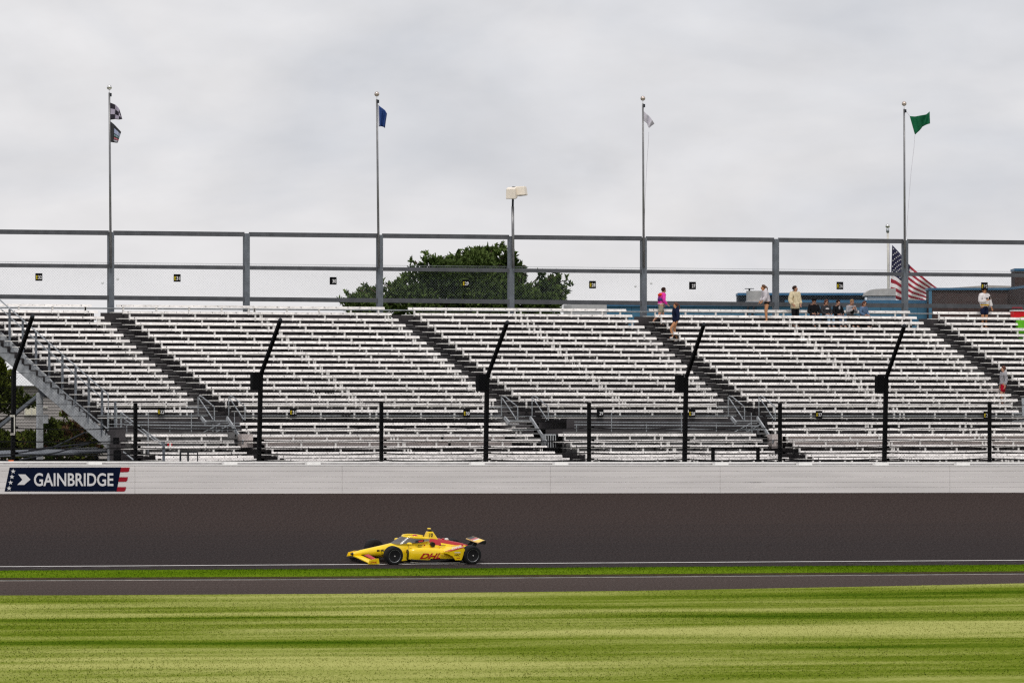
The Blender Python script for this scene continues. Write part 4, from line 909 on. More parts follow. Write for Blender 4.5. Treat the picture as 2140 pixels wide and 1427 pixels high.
tree('pine_tree', 'large dark evergreen tree standing behind the middle of the stand',
     [(745, 640, 34), (770, 628, 27), (800, 620, 26), (838, 616, 36), (870, 590, 36), (890, 560, 30), (905, 548, 20), (925, 575, 46), (955, 560, 34), (985, 555, 38), (1010, 545, 32), (1030, 530, 22), (1048, 535, 26), (1060, 558, 30), (1090, 570, 26), (1085, 602, 34), (1000, 600, 60), (920, 620, 50), (860, 640, 50), (1000, 645, 70), (1080, 640, 50), (1146, 604, 25), (1160, 620, 36), (1175, 590, 20), (1183, 605, 18), (1130, 645, 40), (780, 650, 40)]
     + [(x_ + rnd.uniform(-5, 5), y_ + rnd.uniform(-4, 4), rnd.uniform(6, 12)) for x_, y_ in [(718, 628), (735, 612), (752, 602), (770, 596), (800, 590), (858, 548), (872, 540), (886, 532), (900, 528), (918, 534), (936, 540), (950, 532), (962, 524), (976, 528), (990, 524), (1004, 530), (1014, 522), (1026, 514), (1040, 514), (1054, 524), (1064, 532), (1080, 548), (1096, 552), (1108, 566), (1138, 578), (1150, 582), (1164, 578), (1176, 574), (1188, 580), (1194, 592), (1192, 608), (1184, 622), (712, 640), (1180, 634)]],
     300, 2.2, 'pine', 9500, .22, (960, 600, .3), seed=4)
tree('leafy_tree', 'dark leafy tree at the left frame edge behind the staircase', [(-30, 740, 40), (6, 792, 20), (-14, 820, 34), (38, 828, 14), (16, 842, 18), (52, 836, 11), (-34, 780, 46), (64, 846, 6)], 262, 1.5, 'shrub', 1500, .2, (-20, 800, .18), seed=5)
tree('tall_shrub', 'green and rusty shrub under the grey staircase', [(60, 935, 30), (106, 912, 28), (132, 908, 22), (104, 886, 8), (152, 908, 26), (172, 902, 20), (130, 935, 34), (180, 934, 30), (30, 938, 28), (85, 938, 30), (136, 866, 7)], 262, 1.2, 'shrub', 2400, .17, (120, 930, .1), seed=6, extra=lambda x, y: .75 if 135 < x < 180 and y < 910 else .2 if x > 110 else .03)
tree('low_shrub', 'dark green bush at lower left behind the leftmost post', [(0, 925, 24), (-30, 920, 34), (25, 940, 20)], 261, 1., 'shrub', 700, .17, (0, 930, .08), seed=8)

# ------------------------------------------------------------------ people
mat('skin', (.46, .25, .17), .55, .05); mat('skin_tan', (.50, .24, .12), .55, .05)
mat('hair_dark', (.035, .018, .014), .5, .3, 20); mat('hair_auburn', (.10, .035, .022), .5, .3, 20); mat('hair_blond', (.28, .17, .08), .5, .3, 20); mat('hair_brown', (.11, .055, .03), .5, .3, 20)
CL = {'cream': (.66, .56, .38), 'blackc': (.012, .012, .014), 'greyc': (.33, .32, .34), 'khaki': (.27, .25, .19), 'navyc': (.012, .016, .04), 'whitec': (.68, .64, .64), 'lilac': (.55, .51, .54), 'pink': (.72, .05, .36), 'redor': (.75, .06, .02), 'jean': (.3, .42, .55), 'denim': (.08, .12, .2), 'denimj': (.10, .16, .27), 'shoe_w': (.7, .68, .68), 'dkjean': (.02, .025, .045), 'redc': (.35, .005, .02), 'gold': (.75, .42, .02), 'violet': (.12, .04, .2), 'charcoal': (.04, .04, .045)}
for k_, c_ in CL.items(): mat(k_, c_, .9, .16, 9, spec=.05)
BASE = dict(pelvis=(0, 0, .96), spine=(0, 0, 1.14), chest=(0, 0, 1.34), neck=(0, 0, 1.49), head=(0, -.02, 1.60), crown=(0, -.01, 1.70), nose=(0, -.115, 1.60),
            shL=(.18, 0, 1.42), elL=(.24, .02, 1.14), wrL=(.25, -.04, .90), haL=(.25, -.06, .82), shR=(-.18, 0, 1.42), elR=(-.24, .02, 1.14), wrR=(-.25, -.04, .90), haR=(-.25, -.06, .82),
            hiL=(.095, 0, .92), knL=(.10, -.02, .50), anL=(.10, .03, .09), toL=(.11, -.13, .035), hiR=(-.095, 0, .92), knR=(-.10, -.02, .50), anR=(-.10, .03, .09), toR=(-.11, -.13, .035))
RAD = dict(pelvis=(.155, .11), spine=(.14, .105), chest=(.165, .115), neck=(.056, .058), head=(.082, .098), crown=(.066, .078), nose=(.014, .014), sh=(.072, .072), el=(.045, .045), wr=(.03, .03), ha=(.04, .022), hi=(.092, .095), kn=(.06, .062), an=(.04, .042), to=(.04, .03))
BONES = [('pelvis', 'spine'), ('spine', 'chest'), ('chest', 'neck'), ('neck', 'head'), ('head', 'crown'), ('head', 'nose')] + [b for s in 'LR' for b in (('chest', 'sh' + s), ('sh' + s, 'el' + s), ('el' + s, 'wr' + s), ('wr' + s, 'ha' + s), ('pelvis', 'hi' + s), ('hi' + s, 'kn' + s), ('kn' + s, 'an' + s), ('an' + s, 'to' + s))]
def rad(n): return RAD.get(n) or RAD[n[:2]]
def skin_obj(name, J, bones, m, parent, infl=0., root='pelvis', scale=1., extra=None, sub=1, rmul=None):
    bm = bmesh.new(); L_ = bm.verts.layers.skin.verify(); V_ = {}
    def vert(n, co, r):
        v = bm.verts.new(co); d = v[L_]; d.radius = (r[0], r[1]); V_[n] = v; return v
    for a, b in bones:
        for n in (a, b):
            if n not in V_:
                r = rad(n) if not (rmul and n in rmul) else rmul[n]; vert(n, Vector(J[n]) * scale, ((r[0] + infl) * scale, (r[1] + infl) * scale))
        bm.edges.new((V_[a], V_[b]))
    V_[root][L_].use_root = True
    for ch in extra or []:
        pv = None
        for i, (co, r) in enumerate(ch):
            v = bm.verts.new(Vector(co) * scale); v[L_].radius = (r * scale, r * scale)
            if i == 0: v[L_].use_root = True
            else: bm.edges.new((pv, v))
            pv = v
    me = bpy.data.meshes.new(name); bm.to_mesh(me); bm.free(); me.materials.append(MATS[m])
    o = link(name, me, parent, local=True)
    sk = o.modifiers.new('skin', 'SKIN'); sk.use_smooth_shade = True; sb = o.modifiers.new('sub', 'SUBSURF'); sb.levels = sub; sb.render_levels = sub
    return o
def fingers(J):
    ch = []
    for s in 'LR':
        w_, h_ = Vector(J['wr' + s]), Vector(J['ha' + s]); d = (h_ - w_).normalized(); sd_ = d.cross(Vector((0, 1, .2))).normalized()
        for i, ln in enumerate((.06, .075, .08, .065)):
            b_ = h_ + sd_ * (i - 1.5) * .02; ch.append([(b_, .010), (b_ + d * ln * .5 + Vector((0, -.006, 0)), .009), (b_ + d * ln + Vector((0, -.02, 0)), .007)])
        b_ = w_.lerp(h_, .5) + sd_ * .03; ch.append([(b_, .011), (b_ + d * .03 + sd_ * .03, .010), (b_ + d * .06 + sd_ * .035, .008)])
    return ch
def person(lab, x, v, zfoot, face, pose, height, top, bottom, hair, shoe='shoe_w', skin='skin', sleeves=True, legs='long', hairstyle='short', hood=None, group='spectators in the grandstand', extras=None, topinf=.028):
    sc = height / 1.75; J = dict(BASE); J.update(pose)
    p = Vector((U(x, v), v, zfoot)); M = Matrix.Translation(p) @ Matrix.Rotation(-YAW + face, 4, 'Z')
    t = thing('person', lab, 'person', p, group, M)
    skin_obj('body', J, BONES, skin, t, scale=sc, extra=fingers(J), sub=2)
    ub = [('pelvis', 'spine'), ('spine', 'chest'), ('chest', 'neckb')] + [b for s in 'LR' for b in (('chest', 'sh' + s), ('sh' + s, 'el' + s), ('el' + s, 'cuf' + s))]
    J['neckb'] = tuple(Vector(J['chest']).lerp(Vector(J['neck']), .7))
    for s in 'LR': J['cuf' + s] = tuple(Vector(J['el' + s]).lerp(Vector(J['wr' + s]), .95)); J['hem' + s] = tuple(Vector(J['hi' + s]).lerp(Vector(J['kn' + s]), .3)); J['sho' + s] = tuple(Vector(J['hi' + s]).lerp(Vector(J['kn' + s]), .8)); J['ank' + s] = tuple(Vector(J['kn' + s]).lerp(Vector(J['an' + s]), .97)); J['heel' + s] = tuple(Vector(J['an' + s]) + Vector((0, .02, -.03)))
    rm = dict(neckb=(.075, .075), cufL=(.034, .034), cufR=(.034, .034), hemL=(.10, .10), hemR=(.10, .10), shoL=(.082, .085), shoR=(.082, .085), ankL=(.05, .05), ankR=(.05, .05), heelL=(.045, .045), heelR=(.045, .045))
    skin_obj('top', J, ub, top, t, infl=topinf, scale=sc, rmul=rm, root='spine', sub=2)
    lb = [('spine_l', 'pelvis')] + [b for s in 'LR' for b in ([('pelvis', 'hi' + s), ('hi' + s, 'kn' + s), ('kn' + s, 'ank' + s)] if legs == 'long' else [('pelvis', 'hi' + s), ('hi' + s, ('sho' if legs == 'short' else 'hem') + s)])]
    J['spine_l'] = tuple(Vector(J['pelvis']).lerp(Vector(J['spine']), .4)); rm['spine_l'] = (.14, .105)
    skin_obj('trousers' if legs == 'long' else 'shorts', J, lb, bottom, t, infl=.022, scale=sc, rmul=rm, sub=2)
    for s in 'LR': skin_obj('shoe', J, [('heel' + s, 'to' + s)], shoe, t, infl=.012, scale=sc, rmul=rm, root='heel' + s, sub=1)
    # hair, eyes
    hd = Vector(J['head']); cr_ = Vector(J['crown']); upv = (cr_ - hd).normalized(); fw = (Vector(J['nose']) - hd); fw = (fw - upv * fw.dot(upv)).normalized()
    c = hd + upv * .055 - fw * .018; mb = MB(); side = upv.cross(fw)
    B = Matrix((side, fw, upv)).transposed().to_4x4(); mb.ball((0, 0, 0), 1, 14, 10); nv = []
    for q in mb.v:
        q = Vector(q); drop = 1.0
        if q.y > .25 and q.z < .35: q = Vector((q.x * .95, .55, max(q.z, .3)))
        q = Vector((q.x * .098, q.y * .118, q.z * .105 if q.z > 0 else q.z * .10)); nv.append((B @ (q + Vector((0, 0, rnd.uniform(-.004, .004)))) + c) * sc)
    mb.v = [tuple(q) for q in nv]; ho = mb.build('hair', hair, t, smooth=True, local=True)
    if hairstyle in ('long', 'ponytail'):
        st_ = c - fw * .10 + upv * (.03 if hairstyle == 'ponytail' else .0); pts = [st_, st_ - fw * .07 - upv * .06, st_ - fw * .10 - upv * .17, st_ - fw * .07 - upv * .27] if hairstyle == 'ponytail' else [c + upv * .02 - fw * .05, c - fw * .08 - upv * .12, c - fw * .085 - upv * .22, c - fw * .06 - upv * .30]
        MB().tube([q * sc for q in pts], (.035 if hairstyle == 'ponytail' else .085) * sc, 8, r1=.015 if hairstyle == 'ponytail' else .045).build('hair_length', hair, ho, smooth=True, local=True)
    if hairstyle == 'cap':
        mb = MB().ball((0, 0, 0), 1, 14, 8); mb.v = [tuple((B @ Vector((q[0] * .108, q[1] * .125, max(q[2], -.05) * .10)) + c + upv * .03) * sc) for q in mb.v]; co = mb.build('cap', 'blackc', t, smooth=True, local=True)
        mb = MB().ball((0, 0, 0), 1, 12, 6); mb.v = [tuple((B @ Vector((q[0] * .085, q[1] * .10 + .12, q[2] * .012)) + c + upv * .035) * sc) for q in mb.v]; mb.build('brim', 'blackc', co, smooth=True, local=True)
    for s in (-1, 1): 
        e_ = hd + upv * .02 + fw * .088 + side * s * .034; MB().ball(e_ * sc, .012 * sc, 6, 5).build('eye', 'hair_dark', t, smooth=True, local=True)
        a_ = hd + upv * .005 + side * s * .088; MB().ball(a_ * sc, .024 * sc, 8, 6, sc=(.5, .8, 1.2)).build('ear', skin, t, smooth=True, local=True)
    mo = hd - upv * .05 + fw * .088; MB().ball(mo * sc, .02 * sc, 8, 5, sc=(1.1, .5, .35)).build('mouth', 'hair_auburn', t, smooth=True, local=True)
    if extras and 'glasses' in extras:
        g_ = hd + upv * .022 + fw * .1; MB().ball(g_ * sc, 1 * sc, 10, 6, sc=(.07, .022, .02)).build('sunglasses', 'black', t, smooth=True, local=True)
    if hood:
        h_ = Vector(J['neck']) + Vector((0, .06, -.01)); mb = MB().ball(h_ * sc, .1 * sc, 12, 8, sc=(1.15, .8, .75)); mb.build('hood', hood, t, smooth=True, local=True)
    if extras and 'panel' in extras:
        for (cen, sz, m_) in extras['panel']: MB().ball(Vector(cen) * sc, 1 * sc, 12, 8, sc=sz).build('print', m_, t, smooth=True, local=True)
    if extras and 'phone' in extras:
        h_ = (Vector(J['haR']) + Vector((0, -.04, .03))) * sc; MB().box(h_.x - .04, h_.x + .04, h_.y - .01, h_.y + .01, h_.z - .05, h_.z + .09).build('phone', 'black', t, local=True)
    if extras and 'skirt' in extras:
        pe = Vector(J['pelvis']); MB().loft([[tuple((pe + Vector((r_ * 1.12 * math.cos(q / 14 * 6.283), r_ * .85 * math.sin(q / 14 * 6.283), dz))) * sc) for q in range(14)] for r_, dz in ((.17, .16), (.185, .02), (.195, extras['skirt']))]).build('jacket_hem', top, t, smooth=True, local=True)
    return t
def sit(dx=0, arms='lap', lean=0.):
    d = dict(pelvis=(0, .02, .53), spine=(0, .02 - lean * .3, .70), chest=(0, .0 - lean * .7, .90), neck=(0, -.02 - lean, 1.05), head=(0, -.06 - lean * 1.15, 1.155), crown=(0, -.06 - lean * 1.2, 1.255), nose=(0, -.16 - lean * 1.2, 1.15),
             shL=(.18, -.0 - lean * .8, .97), shR=(-.18, 0 - lean * .8, .97), hiL=(.1, 0, .50), hiR=(-.1, 0, .50), knL=(.13, -.42, .53), knR=(-.13, -.42, .53), anL=(.12, -.40, .09), anR=(-.12, -.40, .09), toL=(.13, -.56, .035), toR=(-.13, -.56, .035))
    if arms == 'lap': d.update(elL=(.27, -.05, .72), elR=(-.27, -.05, .72), wrL=(.14, -.26, .62), wrR=(-.14, -.26, .62), haL=(.08, -.32, .61), haR=(-.08, -.32, .61))
    if arms == 'mouth': d.update(elL=(.25, -.12, .72), elR=(-.25, -.12, .72), wrL=(.1, -.32, .86), wrR=(-.06, -.32, .86), haL=(.06, -.34, .92), haR=(-.02, -.34, .92))
    return d
def turn_head(d, ang, base=None):
    j = dict(BASE); j.update(d); h_ = Vector(j['head']); n_ = Vector(j['nose']) - h_; d = dict(d); n_.rotate(Matrix.Rotation(ang, 3, 'Z')); d['nose'] = tuple(h_ + n_); return d
f0 = zk(0) - FEET; seat0 = zk(0) - .262
RT = R(90); LT = R(-90)       # faces photo right / left
v_s = vk(0) - .12
zs = seat0 - .50 + .03
seated = [(1700.5, 'seated person in black jacket and black cap, leftmost of the seated five', 'blackc', 'dkjean', 'hair_dark', 'cap', R(18), sit(), .97, {}),
          (1726, 'seated person with long dark hair, sunglasses, dark printed sweatshirt and light jeans', 'charcoal', 'jean', 'hair_auburn', 'long', R(32), sit(), .94, {'glasses': 1, 'panel': [((.0, -.12, .88), (.11, .045, .035), 'whitec')]}),
          (1750.5, 'seated person in black coat over grey shirt, middle of the seated five', 'blackc', 'denim', 'hair_dark', 'short', R(32), sit(), .93, {'panel': [((.02, -.115, .93), (.05, .04, .085), 'greyc')]}),
          (1777, 'seated person in grey and black hooded jacket holding hands to the mouth', 'greyc', 'blackc', 'hair_blond', 'short', R(30), turn_head(sit(arms='mouth', lean=.08), R(-6)), .95, {'panel': [((0, -.16, .78), (.1, .06, .15), 'blackc')]}),
          (1803.5, 'seated person in blue denim jacket with sunglasses, rightmost of the seated five', 'denimj', 'dkjean', 'hair_auburn', 'long', R(48), sit(lean=.05), .90, {'glasses': 1})]
for x, lab, top, bot, hair, hs, fc, pose, hs_, ex in seated:
    person(lab, x, v_s, f0, fc, pose, 1.75 * hs_, top, bot, hair, hairstyle=hs, extras=ex, shoe='shoe_w' if x != 1700.5 else 'blackc')
person('standing bearded person in cream jacket and black trousers on the top row', 1661.5, vk(0) - .33, f0, R(42), turn_head(dict(elL=(.27, .03, 1.15), wrL=(.24, -.1, .98), haL=(.2, -.13, .92), elR=(-.27, .03, 1.15), wrR=(-.24, -.1, .98), haR=(-.2, -.13, .92)), R(30)), 1.80, 'cream', 'blackc', 'hair_dark', hairstyle='short', shoe='blackc', topinf=.055, hood='khaki', extras={'skirt': -.16})
person('standing girl in pale hooded sweatshirt with ponytail and bare legs, stepping on a bench', 1600.5, vk(1) - .25, zk(1) - .262, R(-80), dict(pelvis=(0, .06, .93), spine=(0, .05, 1.1), chest=(0, -.03, 1.29), neck=(0, -.09, 1.42), head=(0, -.13, 1.52), crown=(0, -.12, 1.62), nose=(0, -.225, 1.50), shL=(.17, -.05, 1.36), shR=(-.17, -.05, 1.36), elL=(.21, -.05, 1.1), elR=(-.21, -.08, 1.1), wrL=(.2, -.2, .95), wrR=(-.2, -.22, .94), haL=(.18, -.24, .89), haR=(-.18, -.26, .87), hiL=(.09, .05, .90), hiR=(-.09, .05, .9), knL=(.07, .0, .49), knR=(-.07, .01, .49), anL=(.05, .03, .09), anR=(-.05, .05, .09), toL=(.06, -.12, .035), toR=(-.06, -.1, .035)), 1.70, 'lilac', 'blackc', 'hair_brown', skin='skin_tan', hairstyle='ponytail', hood='whitec', legs='hem', topinf=.05)
person('standing person in white hooded sweatshirt, navy shorts and cap holding a phone', 2057, vk(0) - .33, f0, R(35), dict(elR=(-.27, -.03, 1.15), wrR=(-.05, -.26, 1.22), haR=(.02, -.3, 1.26), elL=(.3, .0, 1.14), wrL=(.34, -.05, .93), haL=(.35, -.08, .85)), 1.79, 'whitec', 'navyc', 'hair_dark', skin='skin_tan', hairstyle='cap', legs='short', topinf=.055, extras={'phone': 1, 'panel': [((0, -.02, 1.02), (.21, .165, .05), 'gold'), ((.03, -.16, 1.3), (.07, .03, .03), 'charcoal')]}, hood='whitec')
person('person in pink and orange jacket and khaki shorts walking along the top row', 1381, vk(0) - .38, f0, R(115), dict(chest=(0, -.06, 1.33), neck=(0, -.11, 1.47), head=(0, -.15, 1.575), crown=(0, -.16, 1.675), nose=(0, -.25, 1.56), shL=(.18, -.07, 1.41), shR=(-.18, -.07, 1.41), elL=(.24, -.02, 1.13), elR=(-.25, -.03, 1.13), wrL=(.22, -.16, .96), wrR=(-.22, -.2, .98), haL=(.2, -.22, .92), haR=(-.2, -.26, .94), knL=(.1, -.18, .52), anL=(.1, -.02, .12), toL=(.11, -.18, .05), knR=(-.1, .12, .52), anR=(-.1, .42, .26), toR=(-.11, .38, .11)), 1.70, 'pink', 'khaki', 'hair_dark', shoe='blackc', legs='short', extras={'panel': [((0, .0, 1.40), (.19, .125, .07), 'redor'), ((-.03, .03, 1.2), (.17, .125, .1), 'violet'), ((0, .0, 1.0), (.18, .14, .03), 'whitec')]})
person('person in navy sweatshirt and shorts with dark tied hair walking up the aisle', 1412, vk(3) - .3, zk(3) - FEET + .09, R(-75), dict(knL=(.1, -.26, .60), anL=(.1, -.16, .22), toL=(.11, -.32, .16), knR=(-.1, -.03, .50), anR=(-.1, .1, .09), toR=(-.11, -.05, .035), elL=(.23, .05, 1.13), wrL=(.23, .0, .9), haL=(.23, -.03, .82)), 1.66, 'navyc', 'navyc', 'hair_auburn', skin='skin_tan', hairstyle='ponytail', legs='hem', hood='navyc', topinf=.045)
person('young person in grey hooded sweatshirt and red shorts on the right aisle', 2097, vk(14) - .3, zk(14) - FEET, R(-70), dict(knL=(.1, -.16, .52), anL=(.1, -.1, .09), knR=(-.1, .05, .5), anR=(-.1, .12, .09), elL=(.22, .05, 1.14)), 1.70, 'greyc', 'redc', 'hair_auburn', legs='short', hood='greyc')

# cooler and green bag at the right edge
ck = thing('cooler', 'red cooler box with white lid on the top row at the right edge', 'cooler', P(2132, 664, vk(0) - .3))
a, b = P(2119, 660, vk(0) - .35), P(2139.5, 650.5, vk(0) - .35); MB().box(a.x, b.x + .05, a.y, a.y + .3, zk(0) - .262, b.z).build('body', 'red_plastic', ck); MB().box(a.x - .03, b.x + .08, a.y - .03, a.y + .33, b.z, b.z + .05).build('lid', 'white_panel', ck)
MB().tube([(a.x, a.y + .15, b.z), (a.x, a.y + .15, b.z + .16), (b.x, a.y + .15, b.z + .16), (b.x, a.y + .15, b.z)], .018).build('handle', 'redc', ck)
gb = thing('green_bag', 'bright green bag standing behind the benches at the right edge', 'bag', P(2138, 690, vk(2) - .3))
a = P(2128, 684, vk(2) - .05); 
o = MB().box(a.x, a.x + .55, a.y, a.y + .25, zk(2) - FEET + .01, zk(2) + .17).build('body', 'green_plastic', gb); bv = o.modifiers.new('b', 'BEVEL'); bv.width = .05; bv.segments = 2
MB().tube([(a.x + .15, a.y + .1, zk(2) + .15), (a.x + .2, a.y + .1, zk(2) + .3), (a.x + .35, a.y + .1, zk(2) + .3), (a.x + .4, a.y + .1, zk(2) + .15)], .015).build('handle', 'green_plastic', gb)
p = P(2141, 646, vk(0) - .4); 

# ------------------------------------------------------------------ racing car
def paint(name, c, rough=.28, coat=.35): return mat(name, c, rough, .05, 5, coat=coat, spec=.4)
paint('car_yellow', (.92, .63, .008)); paint('car_red', (.42, .006, .012)); paint('car_white', (.7, .68, .66)); mat('carbon', (.012, .012, .013), .35, .2, 20, spec=.4); mat('tyre', (.011, .011, .012), .75, .25, 14, spec=.2)
mat('rim_black', (.015, .015, .016), .35, .1, spec=.4); mat('rim_lip', (.4, .41, .42), .3, .1, metal=.8); mat('pale_wing', (.75, .50, .20), .35, .1)
def glass_mat():
    m = bpy.data.materials.new('screen_glass'); m.use_nodes = True; t = m.node_tree; t.nodes.clear(); o = N(t, 'ShaderNodeOutputMaterial')
    mx_ = N(t, 'ShaderNodeMixShader'); tr = N(t, 'ShaderNodeBsdfTransparent'); tr.inputs[0].default_value = (.42, .42, .44, 1); gl = N(t, 'ShaderNodeBsdfPrincipled'); gl.inputs['Base Color'].default_value = (.24, .23, .24, 1); gl.inputs['Roughness'].default_value = .12
    mx_.inputs[0].default_value = .5; t.links.new(tr.outputs[0], mx_.inputs[1]); t.links.new(gl.outputs[0], mx_.inputs[2]); t.links.new(mx_.outputs[0], o.inputs[0]); MATS['screen_glass'] = m
glass_mat()
bta = math.atan(BANK); cb, sb_ = math.cos(bta), math.sin(bta)
cv = VL - .10 + .80 * cb; cu = U(820, VL - .10)
Mcar = Matrix(((-1, 0, 0, cu), (0, -cb, -sb_, cv), (SL * -1, -sb_, cb, zb(cu, cv)), (0, 0, 0, 1)))
car = thing('racing_car', 'yellow open wheel racing car with red engine cover and number 10 on the track', 'racing car', (0, 0, 0), None, Mcar)
def cb_(mb, name, m, par=None, smooth=False): return mb.build(name, m, par or car, smooth=smooth, local=True)
def cubic(tab, x):
    xs = [t[0] for t in tab]; i = max(0, min(len(tab) - 2, next((j for j in range(len(tab) - 1) if xs[j + 1] <= x <= xs[j]), 0 if x > xs[0] else len(tab) - 2)))
    p0, p1, p2, p3 = tab[max(i - 1, 0)], tab[i], tab[i + 1], tab[min(i + 2, len(tab) - 1)]; t = (x - p1[0]) / (p2[0] - p1[0]); r = []
    for a, b, c, d in zip(p0[1:], p1[1:], p2[1:], p3[1:]):
        r.append(.5 * (2 * b + (c - a) * t + (2 * a - 5 * b + 4 * c - d) * t * t + (3 * b - a - 3 * c + d) * t ** 3))
    return r
def body(tab, n, e, side=0, npt=22):
    x0, x1 = tab[0][0], tab[-1][0]; rings = []
    for i in range(n + 1):
        x = x0 + (x1 - x0) * i / n; yc, w_, z0, z1, tw = cubic(tab, x); mid, h = (z0 + z1) / 2, (z1 - z0) / 2; ring = []
        for j in range(npt):
            q = 2 * math.pi * j / npt; c, s = math.cos(q), math.sin(q); y = math.copysign(abs(c) ** (2 / e), c) * w_; z = math.copysign(abs(s) ** (2 / e), s)
            if z > 0: y *= 1 - (1 - tw) * z ** 1.6
            ring.append((x, (yc + y) * (side or 1), mid + z * h))
        rings.append(ring)
    return MB().loft(rings)
BT = [(1.27, 0, .035, .25, .30, 1), (1.17, 0, .08, .23, .335, .9), (.9, 0, .125, .21, .41, .8), (.5, 0, .165, .19, .49, .75), (.1, 0, .20, .16, .57, .75), (-.3, 0, .25, .09, .655, .75), (-.6, 0, .33, .06, .70, .78), (-1.0, 0, .37, .05, .73, .8), (-1.5, 0, .38, .05, .80, .7), (-1.8, 0, .37, .05, .865, .45), (-2.2, 0, .32, .06, .80, .35), (-2.6, 0, .27, .07, .72, .35), (-3.0, 0, .21, .09, .645, .4), (-3.3, 0, .14, .13, .56, .5), (-3.45, 0, .08, .2, .48, .6)]
mb = body(BT, 60, 2.7)
for i, f in enumerate(mb.f):
    c = sum((Vector(mb.v[j]) for j in f), Vector()) / len(f)
    if c.x < -1.62 and c.z > .665 - .08 * (-1.68 - c.x): mb.m[i] = 1
    if c.z < .13 and c.x < 0: mb.m[i] = 2
    if c.x > 1.23: mb.m[i] = 2
cb_(mb, 'bodywork', ['car_yellow', 'car_red', 'carbon'], smooth=True)
ST = [(-.70, .50, .13, .14, .50, .9), (-.85, .54, .18, .10, .56, .85), (-1.2, .57, .20, .08, .575, .8), (-1.7, .56, .21, .07, .555, .75), (-2.2, .48, .22, .07, .50, .7), (-2.6, .38, .2, .07, .43, .7), (-2.95, .28, .14, .08, .36, .7)]
for sd_ in (1, -1):
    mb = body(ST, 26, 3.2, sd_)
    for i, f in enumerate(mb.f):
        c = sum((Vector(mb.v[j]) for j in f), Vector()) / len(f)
        if c.z < .165 + .05 * max(0, min(1, (-1.3 - c.x) / .6)) or c.x > -.735: mb.m[i] = 1  # lower faces coloured dark for the shade down the side; front end is inlet
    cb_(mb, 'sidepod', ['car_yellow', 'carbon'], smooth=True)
    # fairing ahead of the rear wheel
    pts = [(-1.85, .43), (-2.25, .50), (-2.70, .61), (-2.78, .52), (-2.66, .16), (-2.42, .16), (-2.32, .29), (-2.1, .385)]
    fa = cb_(MB().slab([Vector((x, .78 * sd_, z)) for x, z in pts], (0, .07 * sd_, 0)), 'wheel_fairing', 'car_yellow')
    cb_(MB().hexa([(-2.0, .25 * sd_, .50), (-2.0, .78 * sd_, .42), (-2.72, .78 * sd_, .52), (-2.9, .2 * sd_, .5), (-2.0, .25 * sd_, .56), (-2.0, .785 * sd_, .455), (-2.70, .785 * sd_, .60), (-2.9, .2 * sd_, .6)]), 'shoulder', 'car_yellow')
    if sd_ > 0:
        cb_(MB().hexa([(-2.0, .79, .452), (-2.12, .853, .445), (-2.72, .853, .60), (-2.70, .6, .612), (-2.0, .79, .464), (-2.12, .855, .457), (-2.74, .855, .624), (-2.70, .6, .624)]), 'red_flash', 'car_red', fa)
        mb = MB(); put_text(mb, 'DHL', (-2.26, .80, .52), (-.42, -.0, .085), (-.02, -.045, .075), bold=True, shear=.3); cb_(mb, 'white_lettering', 'car_white', fa)
        mb = MB(); put_text(mb, 'HRC', (-2.36, .854, .305), (-.23, 0, 0), (-.015, 0, .075), bold=True, shear=.3); cb_(mb, 'maker_lettering', 'carbon', fa)
        cb_(MB().box(-2.60, -2.37, .852, .854, .415, .445), 'white_patch', 'car_white', fa); cb_(MB().box(-2.60, -2.46, .852, .854, .225, .245), 'red_patch', 'car_red', fa)
    # front wing half
    wg = cb_(MB().hexa([(1.20, .05 * sd_, .20), (.95, .05 * sd_, .20), (.62, .90 * sd_, .075), (.92, .90 * sd_, .06), (1.20, .05 * sd_, .235), (.95, .05 * sd_, .25), (.62, .90 * sd_, .12), (.92, .90 * sd_, .08)]), 'front_wing', 'car_yellow')
    cb_(MB().hexa([(.86, .25 * sd_, .26), (.70, .25 * sd_, .29), (.56, .88 * sd_, .16), (.68, .88 * sd_, .13), (.86, .25 * sd_, .275), (.70, .25 * sd_, .305), (.56, .88 * sd_, .175), (.68, .88 * sd_, .145)]), 'wing_flap', 'car_red', wg)
    ep = cb_(MB().slab([Vector((x, .90 * sd_, z)) for x, z in [(1.0, .05), (.55, .05), (.60, .25), (.72, .245), (.95, .19)]], (0, .02 * sd_, 0)), 'end_plate', 'car_yellow', wg)
    if sd_ > 0: mb = MB(); put_text(mb, 'DHL', (.92, .923, .085), (-.26, 0, 0), (-.015, 0, .06), bold=True, shear=.3); cb_(mb, 'wing_lettering', 'car_red', wg)
    # mirror
    mr_ = cb_(MB().ball((-.74, .53 * sd_, .70), 1, 12, 8, (.10, .10, .055)), 'mirror', 'car_yellow', smooth=True); cb_(MB().tube([(-.78, .50 * sd_, .68), (-.8, .3 * sd_, .62)], .018), 'stalk', 'carbon', mr_)
    # suspension
    for xx, zz in ((.2, .42), (-.2, .42), (.15, .24), (-.22, .22), (.02, .3)): cb_(MB().tube([(xx, .16 * sd_, zz), (.0, .70 * sd_, .33 + (zz - .33) * .6)], .016), 'front_arm', 'carbon')
    for xx, zz in ((-2.8, .42), (-3.2, .42), (-2.75, .24), (-3.25, .22)): cb_(MB().tube([(xx, .12 * sd_, zz), (-3.05, .68 * sd_, .33 + (zz - .33) * .6)], .018), 'rear_arm', 'carbon')
    # turning vane
    cb_(MB().slab([Vector((x, .42 * sd_, z)) for x, z in [(-.15, .12), (-.55, .08), (-.75, .1), (-.7, .36), (-.45, .42), (-.2, .36)]], (0, .02 * sd_, 0)), 'barge_board', 'car_yellow')
